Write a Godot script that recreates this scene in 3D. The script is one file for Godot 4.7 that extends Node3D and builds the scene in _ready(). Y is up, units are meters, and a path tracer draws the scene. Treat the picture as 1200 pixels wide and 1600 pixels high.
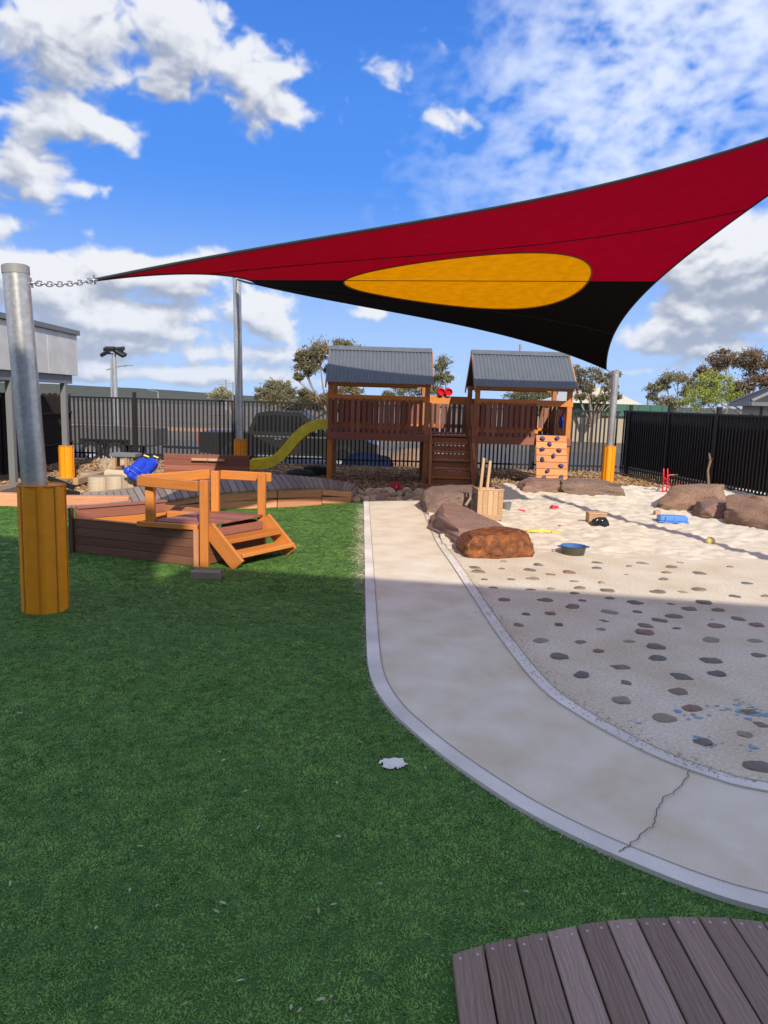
extends Node3D
# A children's playground: turf, concrete path, sand pit, timber play fort and a shade sail, under a half-cloudy sky.

var rng := RandomNumberGenerator.new()
var taken := {}
var shared := {}
var W := {}            # timber materials: kind -> array of variants
var M := {}            # other materials
var wood_tex: ImageTexture
var wood_normal: ImageTexture


# ---------------------------------------------------------------- naming
func numbered(called: String) -> String:
	var n: int = taken.get(called, 0)
	taken[called] = n + 1
	return called if n == 0 else "%s_%03d" % [called, n]


func tag(o: Node3D, label: String, category: String, group := "", kind := "") -> Node3D:
	if label: o.set_meta("label", label)
	if category: o.set_meta("category", category)
	if group: o.set_meta("group", group)
	if kind: o.set_meta("kind", kind)
	return o


func thing(called: String, label: String, category: String, at := Vector3.ZERO, group := "") -> Node3D:
	var o := Node3D.new()
	o.name = numbered(called)
	add_child(o, true)
	o.position = at
	tag(o, label, category, group)
	return o


func obj(called: String, mesh: Mesh, mat: Material, parent: Node3D = null, t := Transform3D()) -> MeshInstance3D:
	var o := MeshInstance3D.new()
	o.mesh = mesh
	o.material_override = mat
	o.transform = t
	if parent == null or parent == self:
		o.name = numbered(called)
		add_child(o, true)
	else:
		var n := 0
		while parent.has_node(NodePath(called if n == 0 else "%s_%03d" % [called, n])): n += 1
		o.name = called if n == 0 else "%s_%03d" % [called, n]
		parent.add_child(o, true)
	return o


func part(called: String, mesh: Mesh, mat: Material, parent: Node3D, t := Transform3D()) -> MeshInstance3D:
	# a part of parent; t is given in world space
	var g := Transform3D()
	var n := parent
	while n != null and n != self:
		g = n.transform * g
		n = n.get_parent() as Node3D
	return obj_fast(called, mesh, mat, parent, g.affine_inverse() * t)


var counts := {}
func obj_fast(called: String, mesh: Mesh, mat: Material, parent: Node3D, t := Transform3D()) -> MeshInstance3D:
	var o := MeshInstance3D.new()
	o.mesh = mesh
	o.material_override = mat
	o.transform = t
	var key := str(parent.get_instance_id()) + called
	var n: int = counts.get(key, 0)
	counts[key] = n + 1
	o.name = called if n == 0 else "%s_%03d" % [called, n]
	parent.add_child(o, true)
	return o


func structure(called: String, mesh: Mesh, mat: Material) -> MeshInstance3D:
	var o := obj(called, mesh, mat)
	o.set_meta("kind", "structure")
	return o


# ---------------------------------------------------------------- shapes
func quad(st: SurfaceTool, a: Vector3, b: Vector3, c: Vector3, d: Vector3, out: Vector3) -> void:
	tri(st, a, b, c, out)
	tri(st, a, c, d, out)


func tri(st: SurfaceTool, a: Vector3, b: Vector3, c: Vector3, out: Vector3) -> void:
	var n := (b - a).cross(c - a)
	if n.length_squared() < 1e-16: return
	n = n.normalized()
	var flip := n.dot(out) > 0.0
	if not flip: n = -n
	st.set_normal(n)
	st.add_vertex(a)
	if flip:
		st.add_vertex(c)
		st.add_vertex(b)
	else:
		st.add_vertex(b)
		st.add_vertex(c)


func begin() -> SurfaceTool:
	var st := SurfaceTool.new()
	st.begin(Mesh.PRIMITIVE_TRIANGLES)
	return st


func hexa_into(st: SurfaceTool, p: Array, c: float) -> void:
	# p: eight corners, index = x + 2*y + 4*z; edges chamfered by c
	var mid := Vector3.ZERO
	for q in p: mid += q / 8.0
	var f := {}
	for ax in 3:
		for s in 2:
			var idx := []
			for k in 8:
				if (k >> ax) & 1 == s: idx.append(k)
			for k in idx:
				# pull corner k inside face (ax, s) along the face's two edges
				var q: Vector3 = p[k]
				for other in 3:
					if other == ax: continue
					var nb: Vector3 = p[k ^ (1 << other)]
					var l: float = (nb - p[k]).length()
					q += (nb - p[k]).normalized() * minf(c, l * 0.4)
				f[[ax, s, k]] = q
			quad(st, f[[ax, s, idx[0]]], f[[ax, s, idx[1]]], f[[ax, s, idx[3]]], f[[ax, s, idx[2]]], (p[idx[0]] + p[idx[3]]) * 0.5 - mid)
	if c <= 0.0: return
	for ax in 3:
		var u := (ax + 1) % 3
		var v := (ax + 2) % 3
		for k in 8:
			if (k >> ax) & 1: continue
			var k2 := k | (1 << ax)
			var su := (k >> u) & 1
			var sv := (k >> v) & 1
			quad(st, f[[u, su, k]], f[[u, su, k2]], f[[v, sv, k2]], f[[v, sv, k]], (p[k] + p[k2]) * 0.5 - mid)
	for k in 8:
		tri(st, f[[0, k & 1, k]], f[[1, (k >> 1) & 1, k]], f[[2, (k >> 2) & 1, k]], p[k] - mid)


func box_mesh(size: Vector3, c := 0.004) -> Mesh:
	var key := "box%.3f,%.3f,%.3f,%.4f" % [size.x, size.y, size.z, c]
	if not shared.has(key):
		var st := begin()
		var p := []
		for k in 8: p.append(Vector3((k & 1) - 0.5, ((k >> 1) & 1) - 0.5, ((k >> 2) & 1) - 0.5) * size)
		hexa_into(st, p, c)
		shared[key] = st.commit()
	return shared[key]


func along(a: Vector3, b: Vector3, up := Vector3.UP) -> Basis:
	var x := (b - a).normalized()
	if absf(x.dot(up)) > 0.98: up = Vector3.BACK if absf(x.z) < 0.9 else Vector3.RIGHT
	var z := x.cross(up).normalized()
	return Basis(x, z.cross(x), z)


func beam(parent: Node3D, called: String, mat: Material, a: Vector3, b: Vector3, w: float, h: float, up := Vector3.UP, c := 0.005) -> MeshInstance3D:
	# a timber from a to b: width w across, height h along up
	return part(called, box_mesh(Vector3((b - a).length(), h, w), c), mat, parent, Transform3D(along(a, b, up), (a + b) * 0.5))


func block(parent: Node3D, called: String, mat: Material, at: Vector3, size: Vector3, yaw := 0.0, c := 0.004) -> MeshInstance3D:
	return part(called, box_mesh(size, c), mat, parent, Transform3D(Basis(Vector3.UP, yaw), at))


func plank4(parent: Node3D, called: String, mat: Material, a: Vector3, b: Vector3, c: Vector3, d: Vector3, thick: float, ch := 0.004) -> MeshInstance3D:
	# top corners a, b (one end) and d, c (other end): a-d and b-c are the long sides; local x runs along the plank
	var o := (a + b + c + d) / 4.0
	var bas := along((a + b) * 0.5, (c + d) * 0.5)
	var t := Transform3D(bas, o)
	var inv := t.affine_inverse()
	var p := [inv * (a - Vector3.UP * thick), inv * (d - Vector3.UP * thick), inv * a, inv * d, inv * (b - Vector3.UP * thick), inv * (c - Vector3.UP * thick), inv * b, inv * c]
	var st := begin()
	hexa_into(st, p, ch)
	return part(called, st.commit(), mat, parent, t)


func tube_into(st: SurfaceTool, pts: Array, radii: Array, seg := 8, closed := false, caps := true) -> void:
	var n := pts.size()
	var rings := []
	var ref := Vector3.UP
	var t0: Vector3 = (pts[1] - pts[0]).normalized()
	if absf(t0.dot(ref)) > 0.9: ref = Vector3.RIGHT
	for i in n:
		var tan: Vector3
		if closed: tan = (pts[(i + 1) % n] - pts[(i + n - 1) % n]).normalized()
		else: tan = (pts[mini(i + 1, n - 1)] - pts[maxi(i - 1, 0)]).normalized()
		var u := ref - tan * ref.dot(tan)
		u = u.normalized()
		ref = u
		var v := tan.cross(u)
		var ring := []
		for k in seg:
			var a := TAU * k / seg
			ring.append([pts[i] + (u * cos(a) + v * sin(a)) * radii[i % radii.size()], u * cos(a) + v * sin(a)])
		rings.append(ring)
	var last := n if closed else n - 1
	for i in last:
		var r0: Array = rings[i]
		var r1: Array = rings[(i + 1) % n]
		for k in seg:
			var k2 := (k + 1) % seg
			for q in [[r0[k], r1[k], r1[k2]], [r0[k], r1[k2], r0[k2]]]:
				smooth_tri(st, q[0], q[1], q[2])
	if caps and not closed:
		for e in [0, n - 1]:
			var ring: Array = rings[e]
			var out: Vector3 = (pts[0] - pts[1]) if e == 0 else (pts[n - 1] - pts[n - 2])
			for k in range(1, seg - 1): tri(st, ring[0][0], ring[k][0], ring[k + 1][0], out)


func smooth_tri(st: SurfaceTool, a: Array, b: Array, c: Array) -> void:
	# each corner is [position, normal]
	var n: Vector3 = (b[0] - a[0]).cross(c[0] - a[0])
	var q := [a, c, b] if n.dot(a[1] + b[1] + c[1]) > 0.0 else [a, b, c]
	for v in q:
		st.set_normal(v[1])
		st.add_vertex(v[0])


func tube(parent: Node3D, called: String, mat: Material, pts: Array, radii: Array, seg := 8, closed := false) -> MeshInstance3D:
	var st := begin()
	tube_into(st, pts, radii, seg, closed)
	return part(called, st.commit(), mat, parent)


func lathe(profile: Array, seg := 24) -> Mesh:
	# profile: Vector2(radius, height) from bottom to top; faceted along the profile, smooth around
	var st := begin()
	for i in profile.size() - 1:
		var p: Vector2 = profile[i]
		var q: Vector2 = profile[i + 1]
		var dn := Vector2(q.y - p.y, p.x - q.x).normalized()
		for k in seg:
			var a0 := TAU * k / seg
			var a1 := TAU * (k + 1) / seg
			var c := []
			for e in [[p, a0], [q, a0], [q, a1], [p, a1]]:
				c.append([Vector3(e[0].x * cos(e[1]), e[0].y, e[0].x * sin(e[1])), Vector3(dn.x * cos(e[1]), dn.y, dn.x * sin(e[1]))])
			smooth_tri(st, c[0], c[1], c[2])
			smooth_tri(st, c[0], c[2], c[3])
	return st.commit()


func spline(pts: Array, per := 6) -> Array:
	var out := []
	for i in pts.size() - 1:
		var p0: Variant = pts[maxi(i - 1, 0)]
		var p3: Variant = pts[mini(i + 2, pts.size() - 1)]
		for k in per:
			var f := float(k) / per
			out.append(pts[i].cubic_interpolate(pts[i + 1], p0, p3, f))
	out.append(pts[-1])
	return out


func sheet(poly: PackedVector2Array, y: float) -> Mesh:
	var st := begin()
	var idx := Geometry2D.triangulate_polygon(poly)
	for i in range(0, idx.size(), 3):
		var q := []
		for k in 3: q.append(Vector3(poly[idx[i + k]].x, y, poly[idx[i + k]].y))
		tri(st, q[0], q[1], q[2], Vector3.UP)
	return st.commit()


func ribbon(left: Array, right: Array, y: float, thick := 0.0) -> Mesh:
	var st := begin()
	for i in left.size() - 1:
		var a := Vector3(left[i].x, y, left[i].y)
		var b := Vector3(left[i + 1].x, y, left[i + 1].y)
		var c := Vector3(right[i + 1].x, y, right[i + 1].y)
		var d := Vector3(right[i].x, y, right[i].y)
		quad(st, a, b, c, d, Vector3.UP)
		if thick > 0.0:
			var dn := Vector3.DOWN * thick
			quad(st, a, b, b + dn, a + dn, a - d)
			quad(st, d, c, c + dn, d + dn, d - a)
	return st.commit()


func field(x0: float, x1: float, z0: float, z1: float, step: float, height: Callable) -> Mesh:
	# a smooth height field; height returns NAN where there is none
	var nx := int((x1 - x0) / step)
	var nz := int((z1 - z0) / step)
	var st := begin()
	st.set_smooth_group(0)
	var hs := []
	for j in nz + 1:
		var row := PackedFloat32Array()
		for i in nx + 1: row.append(height.call(x0 + i * step, z0 + j * step))
		hs.append(row)
	var id := {}
	var n := 0
	for j in nz:
		for i in nx:
			var ok := true
			for k in 4: ok = ok and not is_nan(hs[j + (k >> 1)][i + (k & 1)])
			if not ok: continue
			var c := []
			for k in 4:
				var key := (j + (k >> 1)) * 4096 + i + (k & 1)
				if not id.has(key):
					st.add_vertex(Vector3(x0 + (i + (k & 1)) * step, hs[j + (k >> 1)][i + (k & 1)], z0 + (j + (k >> 1)) * step))
					id[key] = n
					n += 1
				c.append(id[key])
			for k in [0, 1, 3, 0, 3, 2]: st.add_index(c[k])
	st.generate_normals()
	return st.commit()


func many(called: String, mesh: Mesh, mat: Material, places: Array, tints: Array = []) -> MultiMeshInstance3D:
	var mm := MultiMesh.new()
	mm.transform_format = MultiMesh.TRANSFORM_3D
	mm.use_colors = tints.size() > 0
	mm.mesh = mesh
	mm.instance_count = places.size()
	for i in places.size():
		mm.set_instance_transform(i, places[i])
		if tints.size(): mm.set_instance_color(i, tints[i])
	var o := MultiMeshInstance3D.new()
	o.multimesh = mm
	o.material_override = mat
	o.name = called
	return o


func stuff(called: String, mesh: Mesh, mat: Material, places: Array, tints: Array, label: String, category: String) -> void:
	var o := many(called, mesh, mat, places, tints)
	o.name = numbered(called)
	add_child(o, true)
	tag(o, label, category, "", "stuff")


func rock_mesh(size: Vector3, sd: int, cuts := 9, rough := 0.05, n := 12, square := 0.75) -> Mesh:
	# a block, more or less rounded, with random corners split off; creases stay sharp
	var r := RandomNumberGenerator.new()
	r.seed = sd
	var planes := []
	for k in cuts:
		var d := Vector3(r.randf_range(-1, 1), r.randf_range(-0.2, 0.9), r.randf_range(-1, 1)).normalized()
		planes.append([d, lerpf(0.8, r.randf_range(0.86, 1.16), square)])
	var nz := FastNoiseLite.new()
	nz.seed = sd
	nz.frequency = 1.3
	nz.fractal_octaves = 4
	var skew := Vector3(r.randf_range(-0.16, 0.16), r.randf_range(-0.12, 0.12), r.randf_range(-0.16, 0.16)) * square
	var id := {}
	var at := []
	var tris := []
	for ax in 3:
		for s in [-1.0, 1.0]:
			for i in n:
				for j in n:
					var c := []
					for k in 4:
						var p := Vector3.ZERO
						p[ax] = s
						p[(ax + 1) % 3] = 2.0 * (i + (k & 1)) / n - 1.0
						p[(ax + 2) % 3] = 2.0 * (j + (k >> 1)) / n - 1.0
						var key := Vector3i((p * 1000.0).round())
						if not id.has(key):
							var q := p.normalized().lerp(p, square)
							q.x += q.y * skew.x
							q.z += q.y * skew.z
							q.y += q.x * skew.y
							for pl in planes:
								var over: float = q.dot(pl[0]) - pl[1]
								if over > 0.0: q -= pl[0] * over
							var w := q * Vector3(1.0, 1.0, 1.0)
							q *= 1.0 + nz.get_noise_3d(w.x * 0.9 + sd, w.y * 1.4, w.z * 0.9) * rough * 2.0 + nz.get_noise_3d(w.x * 4.0, w.y * 6.0, w.z * 4.0 + sd) * rough * 0.5
							id[key] = at.size()
							at.append(Vector3(q.x * size.x * 0.5, (q.y + 0.7) * size.y * 0.55, q.z * size.z * 0.5))
						c.append(id[key])
					tris.append([c[0], c[1], c[3]])
					tris.append([c[0], c[3], c[2]])
	var normals := []
	var users := []
	for v in at: users.append([])
	var heart := Vector3(0, size.y * 0.385, 0)
	for t in tris:
		var a: Vector3 = at[t[0]]
		var nn: Vector3 = (at[t[1]] - a).cross(at[t[2]] - a)
		if nn.dot(a + at[t[1]] + at[t[2]] - heart * 3.0) < 0.0: nn = -nn
		nn = nn.normalized()
		for k in 3: users[t[k]].append(normals.size())
		normals.append(nn)
	var st := begin()
	for f in tris.size():
		var own: Vector3 = normals[f]
		var corner := []
		for k in 3:
			var sum := Vector3.ZERO
			for u in users[tris[f][k]]:
				if own.dot(normals[u]) > 0.82: sum += normals[u]
			corner.append([at[tris[f][k]], sum.normalized() if sum.length_squared() > 1e-6 else own])
		smooth_tri(st, corner[0], corner[1], corner[2])
	return st.commit()


# ---------------------------------------------------------------- textures and materials
func lin(r: float, g: float, b: float) -> Color:
	return Color(r, g, b).linear_to_srgb()


func noise_image(size: int, freq: float, octaves: int, sd: int, type := FastNoiseLite.TYPE_SIMPLEX_SMOOTH) -> Image:
	var n := FastNoiseLite.new()
	n.noise_type = type
	n.seed = sd
	n.frequency = freq
	n.fractal_octaves = octaves
	return n.get_seamless_image(size, size)


func shade_tex(im: Image, dark: Color, light: Color, power := 1.0) -> ImageTexture:
	var d := im.get_data()
	if im.get_format() != Image.FORMAT_L8:
		im.convert(Image.FORMAT_L8)
		d = im.get_data()
	var out := PackedByteArray()
	out.resize(d.size() * 3)
	for i in d.size():
		var c := dark.lerp(light, pow(d[i] / 255.0, power))
		out[i * 3] = int(clampf(c.r, 0, 1) * 255.0)
		out[i * 3 + 1] = int(clampf(c.g, 0, 1) * 255.0)
		out[i * 3 + 2] = int(clampf(c.b, 0, 1) * 255.0)
	return ImageTexture.create_from_image(Image.create_from_data(im.get_width(), im.get_height(), false, Image.FORMAT_RGB8, out))


func normal_tex(im: Image, strength: float) -> ImageTexture:
	var c: Image = im.duplicate()
	c.convert(Image.FORMAT_RGBA8)
	c.bump_map_to_normal_map(strength)
	return ImageTexture.create_from_image(c)


func plain(color: Color, rough := 0.6, metal := 0.0) -> StandardMaterial3D:
	var m := StandardMaterial3D.new()
	m.albedo_color = color
	m.roughness = rough
	m.metallic = metal
	return m


func textured(color: Color, rough: float, tex: Texture2D, scale: Vector3, normal: Texture2D = null, depth := 1.0, world := false, metal := 0.0) -> StandardMaterial3D:
	var m := plain(color, rough, metal)
	m.albedo_texture = tex
	m.uv1_triplanar = true
	m.uv1_world_triplanar = world
	m.uv1_scale = scale
	if normal:
		m.normal_enabled = true
		m.normal_texture = normal
		m.normal_scale = depth
	return m


func coarse(m: StandardMaterial3D, tex: Texture2D, scale: float) -> StandardMaterial3D:
	# a second, larger pattern multiplied over the first
	m.detail_enabled = true
	m.detail_blend_mode = BaseMaterial3D.BLEND_MODE_MUL
	m.detail_albedo = tex
	m.detail_uv_layer = BaseMaterial3D.DETAIL_UV_2
	m.uv2_triplanar = true
	m.uv2_world_triplanar = true
	m.uv2_scale = Vector3.ONE * scale
	return m


func wood_image() -> Image:
	var n := FastNoiseLite.new()
	n.seed = 11
	n.frequency = 0.03
	n.fractal_octaves = 4
	var w := FastNoiseLite.new()
	w.seed = 12
	w.frequency = 0.02
	var s := 384
	var d := PackedByteArray()
	d.resize(s * s)
	for y in s:
		for x in s:
			# wrap by cross-fading the last eighth
			var v := 0.0
			for e in 2:
				var f := clampf((x - s * 0.85) / (s * 0.15), 0.0, 1.0)
				var wt := 1.0 - f if e == 0 else f
				if wt <= 0.0: continue
				var xx := x - e * s
				var bend := w.get_noise_2d(xx * 0.6, y * 0.5) * 10.0
				var g := n.get_noise_2d(xx * 0.16, y * 3.4 + bend * 2.0) * 0.6 + n.get_noise_2d(xx * 0.4 + 700.0, y * 12.0) * 0.4
				g += sin((y + bend * 2.2) * 0.33) * 0.16
				v += wt * g
			d[y * s + x] = int(clampf(0.5 + v * 0.62, 0.0, 1.0) * 255.0)
	return Image.create_from_data(s, s, false, Image.FORMAT_L8, d)


func wood(kind: String, base: Color, spread: float, rough: float, contrast := 1.0, variants := 6) -> void:
	W[kind] = []
	for k in variants:
		var f := 1.0 + spread * (2.0 * k / (variants - 1.0) - 1.0)
		var c := Color(base.r * f, base.g * pow(f, 1.15), base.b * pow(f, 1.3))
		var m := textured(c.linear_to_srgb(), rough, wood_tex, Vector3(0.9, 3.2, 3.2), wood_normal, 0.35 * contrast)
		m.uv1_offset = Vector3(k * 0.37, k * 0.23, k * 0.61)
		W[kind].append(m)


func timber(kind: String) -> Material:
	return W[kind][rng.randi() % W[kind].size()]


func make_materials() -> void:
	var wi := wood_image()
	wood_tex = shade_tex(wi, Color(0.66, 0.62, 0.59), Color(1, 1, 1), 0.75)
	wood_normal = normal_tex(wi, 3.0)
	wood("orange", Color(0.74, 0.275, 0.056), 0.16, 0.55)
	wood("red", Color(0.34, 0.13, 0.09), 0.22, 0.6)
	wood("brown", Color(0.25, 0.115, 0.075), 0.25, 0.6)
	wood("sleeper", Color(0.82, 0.4, 0.23), 0.16, 0.75)
	wood("rust", Color(0.62, 0.28, 0.14), 0.18, 0.75)
	wood("grey", Color(0.36, 0.3, 0.26), 0.2, 0.8, 1.6)
	wood("deck", Color(0.36, 0.26, 0.22), 0.26, 0.62, 1.4, 8)
	wood("pale", Color(0.68, 0.46, 0.28), 0.15, 0.8, 1.3)
	wood("log", Color(0.66, 0.56, 0.42), 0.12, 0.9, 2.0)
	var fine := noise_image(512, 0.06, 5, 1)
	var mid := noise_image(256, 0.02, 5, 2)
	var grit := noise_image(512, 0.22, 3, 3)
	var cell := noise_image(256, 0.05, 2, 4, FastNoiseLite.TYPE_CELLULAR)
	var soft := shade_tex(mid, Color(0.88, 0.88, 0.88), Color(1, 1, 1))
	var soft2 := shade_tex(noise_image(256, 0.014, 6, 9), Color(0.86, 0.85, 0.84), Color(1, 1, 1))
	var grit_t := shade_tex(grit, Color(0.86, 0.855, 0.85), Color(1, 1, 1))
	var fine_t := shade_tex(fine, Color(0.83, 0.825, 0.82), Color(1, 1, 1))
	var stain_t := shade_tex(noise_image(512, 0.012, 7, 15), Color(0.9, 0.865, 0.8), Color(1, 1, 1), 0.8)
	var grit_n := normal_tex(grit, 2.0)
	var fine_n := normal_tex(fine, 6.0)
	M.path = coarse(textured(lin(0.86, 0.815, 0.73), 0.88, grit_t, Vector3.ONE * 1.3, grit_n, 0.4, true), stain_t, 0.37)
	M.band = coarse(textured(lin(0.95, 0.935, 0.92), 0.8, grit_t, Vector3.ONE * 1.1, grit_n, 0.35, true), soft2, 0.43)
	M.paving = coarse(textured(lin(0.8, 0.745, 0.65), 0.92, fine_t, Vector3.ONE * 1.2, grit_n, 0.25, true), stain_t, 0.23)
	M.sand = coarse(textured(lin(0.86, 0.79, 0.68), 0.97, grit_t, Vector3.ONE * 1.7, grit_n, 0.9, true), soft, 0.5)
	M.turf = coarse(textured(lin(0.075, 0.2, 0.04), 0.9, shade_tex(grit, Color(0.7, 0.72, 0.7), Color(1, 1, 1)), Vector3.ONE * 2.0, grit_n, 1.0, true), soft, 0.4)
	var blade := plain(Color.WHITE, 0.65)
	blade.vertex_color_use_as_albedo = true
	blade.backlight_enabled = true
	blade.backlight = Color(0.25, 0.35, 0.12)
	M.blade = blade
	M.mulch = coarse(textured(lin(0.33, 0.21, 0.12), 0.95, shade_tex(cell, Color(0.4, 0.36, 0.32), Color(1, 1, 1)), Vector3.ONE * 1.6, fine_n, 1.0, true), soft, 0.35)
	var chip := plain(Color.WHITE, 0.9)
	chip.vertex_color_use_as_albedo = true
	M.tinted = chip
	M.dirt = coarse(textured(lin(0.17, 0.15, 0.13), 0.95, fine_t, Vector3.ONE * 0.2, fine_n, 0.6, true), soft2, 0.03)
	M.asphalt = textured(lin(0.09, 0.09, 0.095), 0.9, grit_t, Vector3.ONE * 0.6, null, 1.0, true)
	M.clay = textured(lin(0.4, 0.22, 0.12), 0.95, fine_t, Vector3.ONE * 0.3, null, 1.0, true)
	M.hill = textured(lin(0.06, 0.07, 0.055), 0.95, soft2, Vector3.ONE * 0.03, null, 1.0, true)
	var rock_t := shade_tex(fine, Color(0.5, 0.48, 0.48), Color(1.0, 0.98, 0.96))
	M.rock = coarse(textured(lin(0.55, 0.37, 0.32), 0.9, rock_t, Vector3.ONE * 1.5, fine_n, 1.2, true), soft2, 0.9)
	M.rock_grey = coarse(textured(lin(0.46, 0.34, 0.3), 0.9, rock_t, Vector3.ONE * 1.3, fine_n, 1.2, true), soft2, 0.8)
	var patchy := shade_tex(noise_image(256, 0.018, 4, 21), Color(0.36, 0.3, 0.3), Color(1.0, 0.8, 0.5), 1.0)
	M.rock_orange = coarse(textured(lin(0.78, 0.4, 0.19), 0.7, rock_t, Vector3.ONE * 1.6, fine_n, 1.0, true), patchy, 1.7)
	M.rock_tan = coarse(textured(lin(0.6, 0.41, 0.31), 0.9, rock_t, Vector3.ONE * 1.2, fine_n, 1.2, true), soft2, 0.9)
	var spangle := shade_tex(noise_image(256, 0.05, 3, 31, FastNoiseLite.TYPE_CELLULAR), Color(0.8, 0.8, 0.8), Color(1, 1, 1))
	M.steel = coarse(textured(lin(0.78, 0.8, 0.82), 0.33, spangle, Vector3.ONE * 2.2, grit_n, 0.12, true, 0.7), soft2, 0.7)
	M.chain = plain(lin(0.5, 0.5, 0.52), 0.35, 0.9)
	M.pad_tex = shade_tex(mid, Color(0.95, 0.94, 0.9), Color(1, 1, 1))
	M.pad = textured(lin(1.0, 0.36, 0.003), 0.5, M.get("pad_tex"), Vector3.ONE * 1.6, fine_n, 0.25)
	M.pad_seam = plain(lin(0.6, 0.22, 0.006), 0.6)
	M.black = plain(lin(0.012, 0.012, 0.013), 0.45)
	M.rubber = textured(lin(0.018, 0.018, 0.02), 0.8, grit_t, Vector3.ONE * 4.0)
	M.cap = plain(lin(0.25, 0.25, 0.26), 0.5)
	var roof := textured(lin(0.145, 0.165, 0.2), 0.5, soft, Vector3.ONE * 0.9, null, 1.0, false, 0.25)
	M.roof = roof
	M.slide = textured(lin(0.95, 0.84, 0.06), 0.35, soft, Vector3.ONE)
	M.navy = plain(lin(0.01, 0.016, 0.04), 1.0)
	M.navy.metallic_specular = 0.1
	M.soil = plain(lin(0.24, 0.15, 0.1), 0.95)
	M.hold = plain(lin(0.05, 0.04, 0.15), 0.6)
	M.screw = plain(lin(0.5, 0.5, 0.52), 0.35, 0.8)
	M.red = plain(lin(0.62, 0.01, 0.022), 0.35)
	M.pink = plain(lin(0.6, 0.02, 0.06), 0.5)
	M.blue = textured(lin(0.016, 0.07, 0.72), 0.42, soft, Vector3.ONE * 3.0)
	M.cream = plain(lin(0.75, 0.62, 0.25), 0.5)
	M.tray = plain(lin(0.09, 0.25, 0.7), 0.4)
	M.yellow = plain(lin(0.85, 0.6, 0.01), 0.4)
	M.enamel = plain(lin(0.05, 0.14, 0.4), 0.3)
	M.pot = textured(lin(0.11, 0.11, 0.085), 0.4, soft, Vector3.ONE * 5.0, null, 1.0, false, 0.5)
	M.cladding = textured(lin(0.7, 0.71, 0.73), 0.55, soft, Vector3.ONE * 0.4)
	M.flashing = plain(lin(0.16, 0.17, 0.185), 0.5)
	M.post = plain(lin(0.2, 0.21, 0.23), 0.5, 0.2)
	M.brush = textured(lin(0.05, 0.03, 0.024), 0.95, shade_tex(grit, Color(0.3, 0.3, 0.3), Color(1, 1, 1)), Vector3(9, 0.8, 9), grit_n, 1.0, true)
	M.cloth_dark = plain(lin(0.006, 0.006, 0.008), 0.95)
	for c in [["sail_red", Color(0.45, 0.0, 0.05)], ["sail_black", Color(0.006, 0.006, 0.008)], ["sail_yellow", Color(0.86, 0.5, 0.003)]]:
		var m := textured((c[1] as Color).linear_to_srgb(), 0.85, soft, Vector3.ONE * 0.8, grit_n, 0.2, true)
		m.metallic_specular = 0.15
		if c[0] != "sail_black":
			m.backlight_enabled = true
			m.backlight = ((c[1] as Color) * 1.15).linear_to_srgb()
		M[c[0]] = m
	M.webbing = plain(lin(0.012, 0.012, 0.016), 0.8)
	M.sail_seam = plain(lin(0.09, 0.001, 0.008), 0.9)
	M.disc_seam = plain(lin(0.2, 0.085, 0.003), 0.9)
	M.bark = textured(lin(0.3, 0.24, 0.19), 0.9, soft2, Vector3.ONE * 0.8)
	var leaf := plain(Color.WHITE, 0.6)
	leaf.vertex_color_use_as_albedo = true
	leaf.backlight_enabled = true
	leaf.backlight = Color(0.3, 0.3, 0.2)
	M.leaf = leaf
	M.car = plain(lin(0.014, 0.015, 0.016), 0.4)
	M.car_grey = plain(lin(0.12, 0.12, 0.125), 0.35, 0.3)
	M.glass = plain(lin(0.01, 0.012, 0.014), 0.08)
	M.chrome = plain(lin(0.7, 0.7, 0.7), 0.2, 0.9)
	M.tail = plain(lin(0.5, 0.01, 0.01), 0.2)
	M.wall_tan = plain(lin(0.36, 0.31, 0.25), 0.9)
	M.green_steel = plain(lin(0.03, 0.11, 0.085), 0.6)
	M.zinc = plain(lin(0.55, 0.53, 0.48), 0.6)
	M.tile = textured(lin(0.04, 0.043, 0.05), 0.97, soft, Vector3.ONE)
	M.render = plain(lin(0.5, 0.45, 0.39), 0.85)
	M.white_render = plain(lin(0.82, 0.8, 0.77), 0.85)
	M.concrete = textured(lin(0.45, 0.42, 0.38), 0.9, fine_t, Vector3.ONE, null, 1.0, true)
	M.joint = plain(lin(0.27, 0.24, 0.21), 0.95)
	M.crack = plain(lin(0.13, 0.115, 0.1), 0.95)
	M.soft_tex = soft
	M.spill = plain(lin(0.78, 0.77, 0.74), 0.95)
	M.paint_a = plain(lin(0.13, 0.33, 0.55), 0.8)
	M.paint_b = plain(lin(0.27, 0.4, 0.5), 0.85)
	M.stick = textured(lin(0.22, 0.14, 0.09), 0.9, soft2, Vector3.ONE * 4.0)


# ---------------------------------------------------------------- sky
var blob_field := PackedFloat32Array()
var shape_noise := FastNoiseLite.new()
var fine_noise := FastNoiseLite.new()
var wisp_noise := FastNoiseLite.new()
var wide_noise := FastNoiseLite.new()


func blob_sum(az: float, el: float) -> float:
	# bilinear look-up in the table of cloud masses (quarter degrees, -46..46 by 0..46)
	var fx := clampf((az + 46.0) * 4.0, 0.0, 366.9)
	var fy := clampf(el * 4.0, 0.0, 182.9)
	var i := int(fx)
	var j := int(fy)
	var k := j * 368 + i
	var u := fx - i
	var v := fy - j
	return (blob_field[k] * (1.0 - u) + blob_field[k + 1] * u) * (1.0 - v) + (blob_field[k + 368] * (1.0 - u) + blob_field[k + 369] * u) * v


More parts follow.
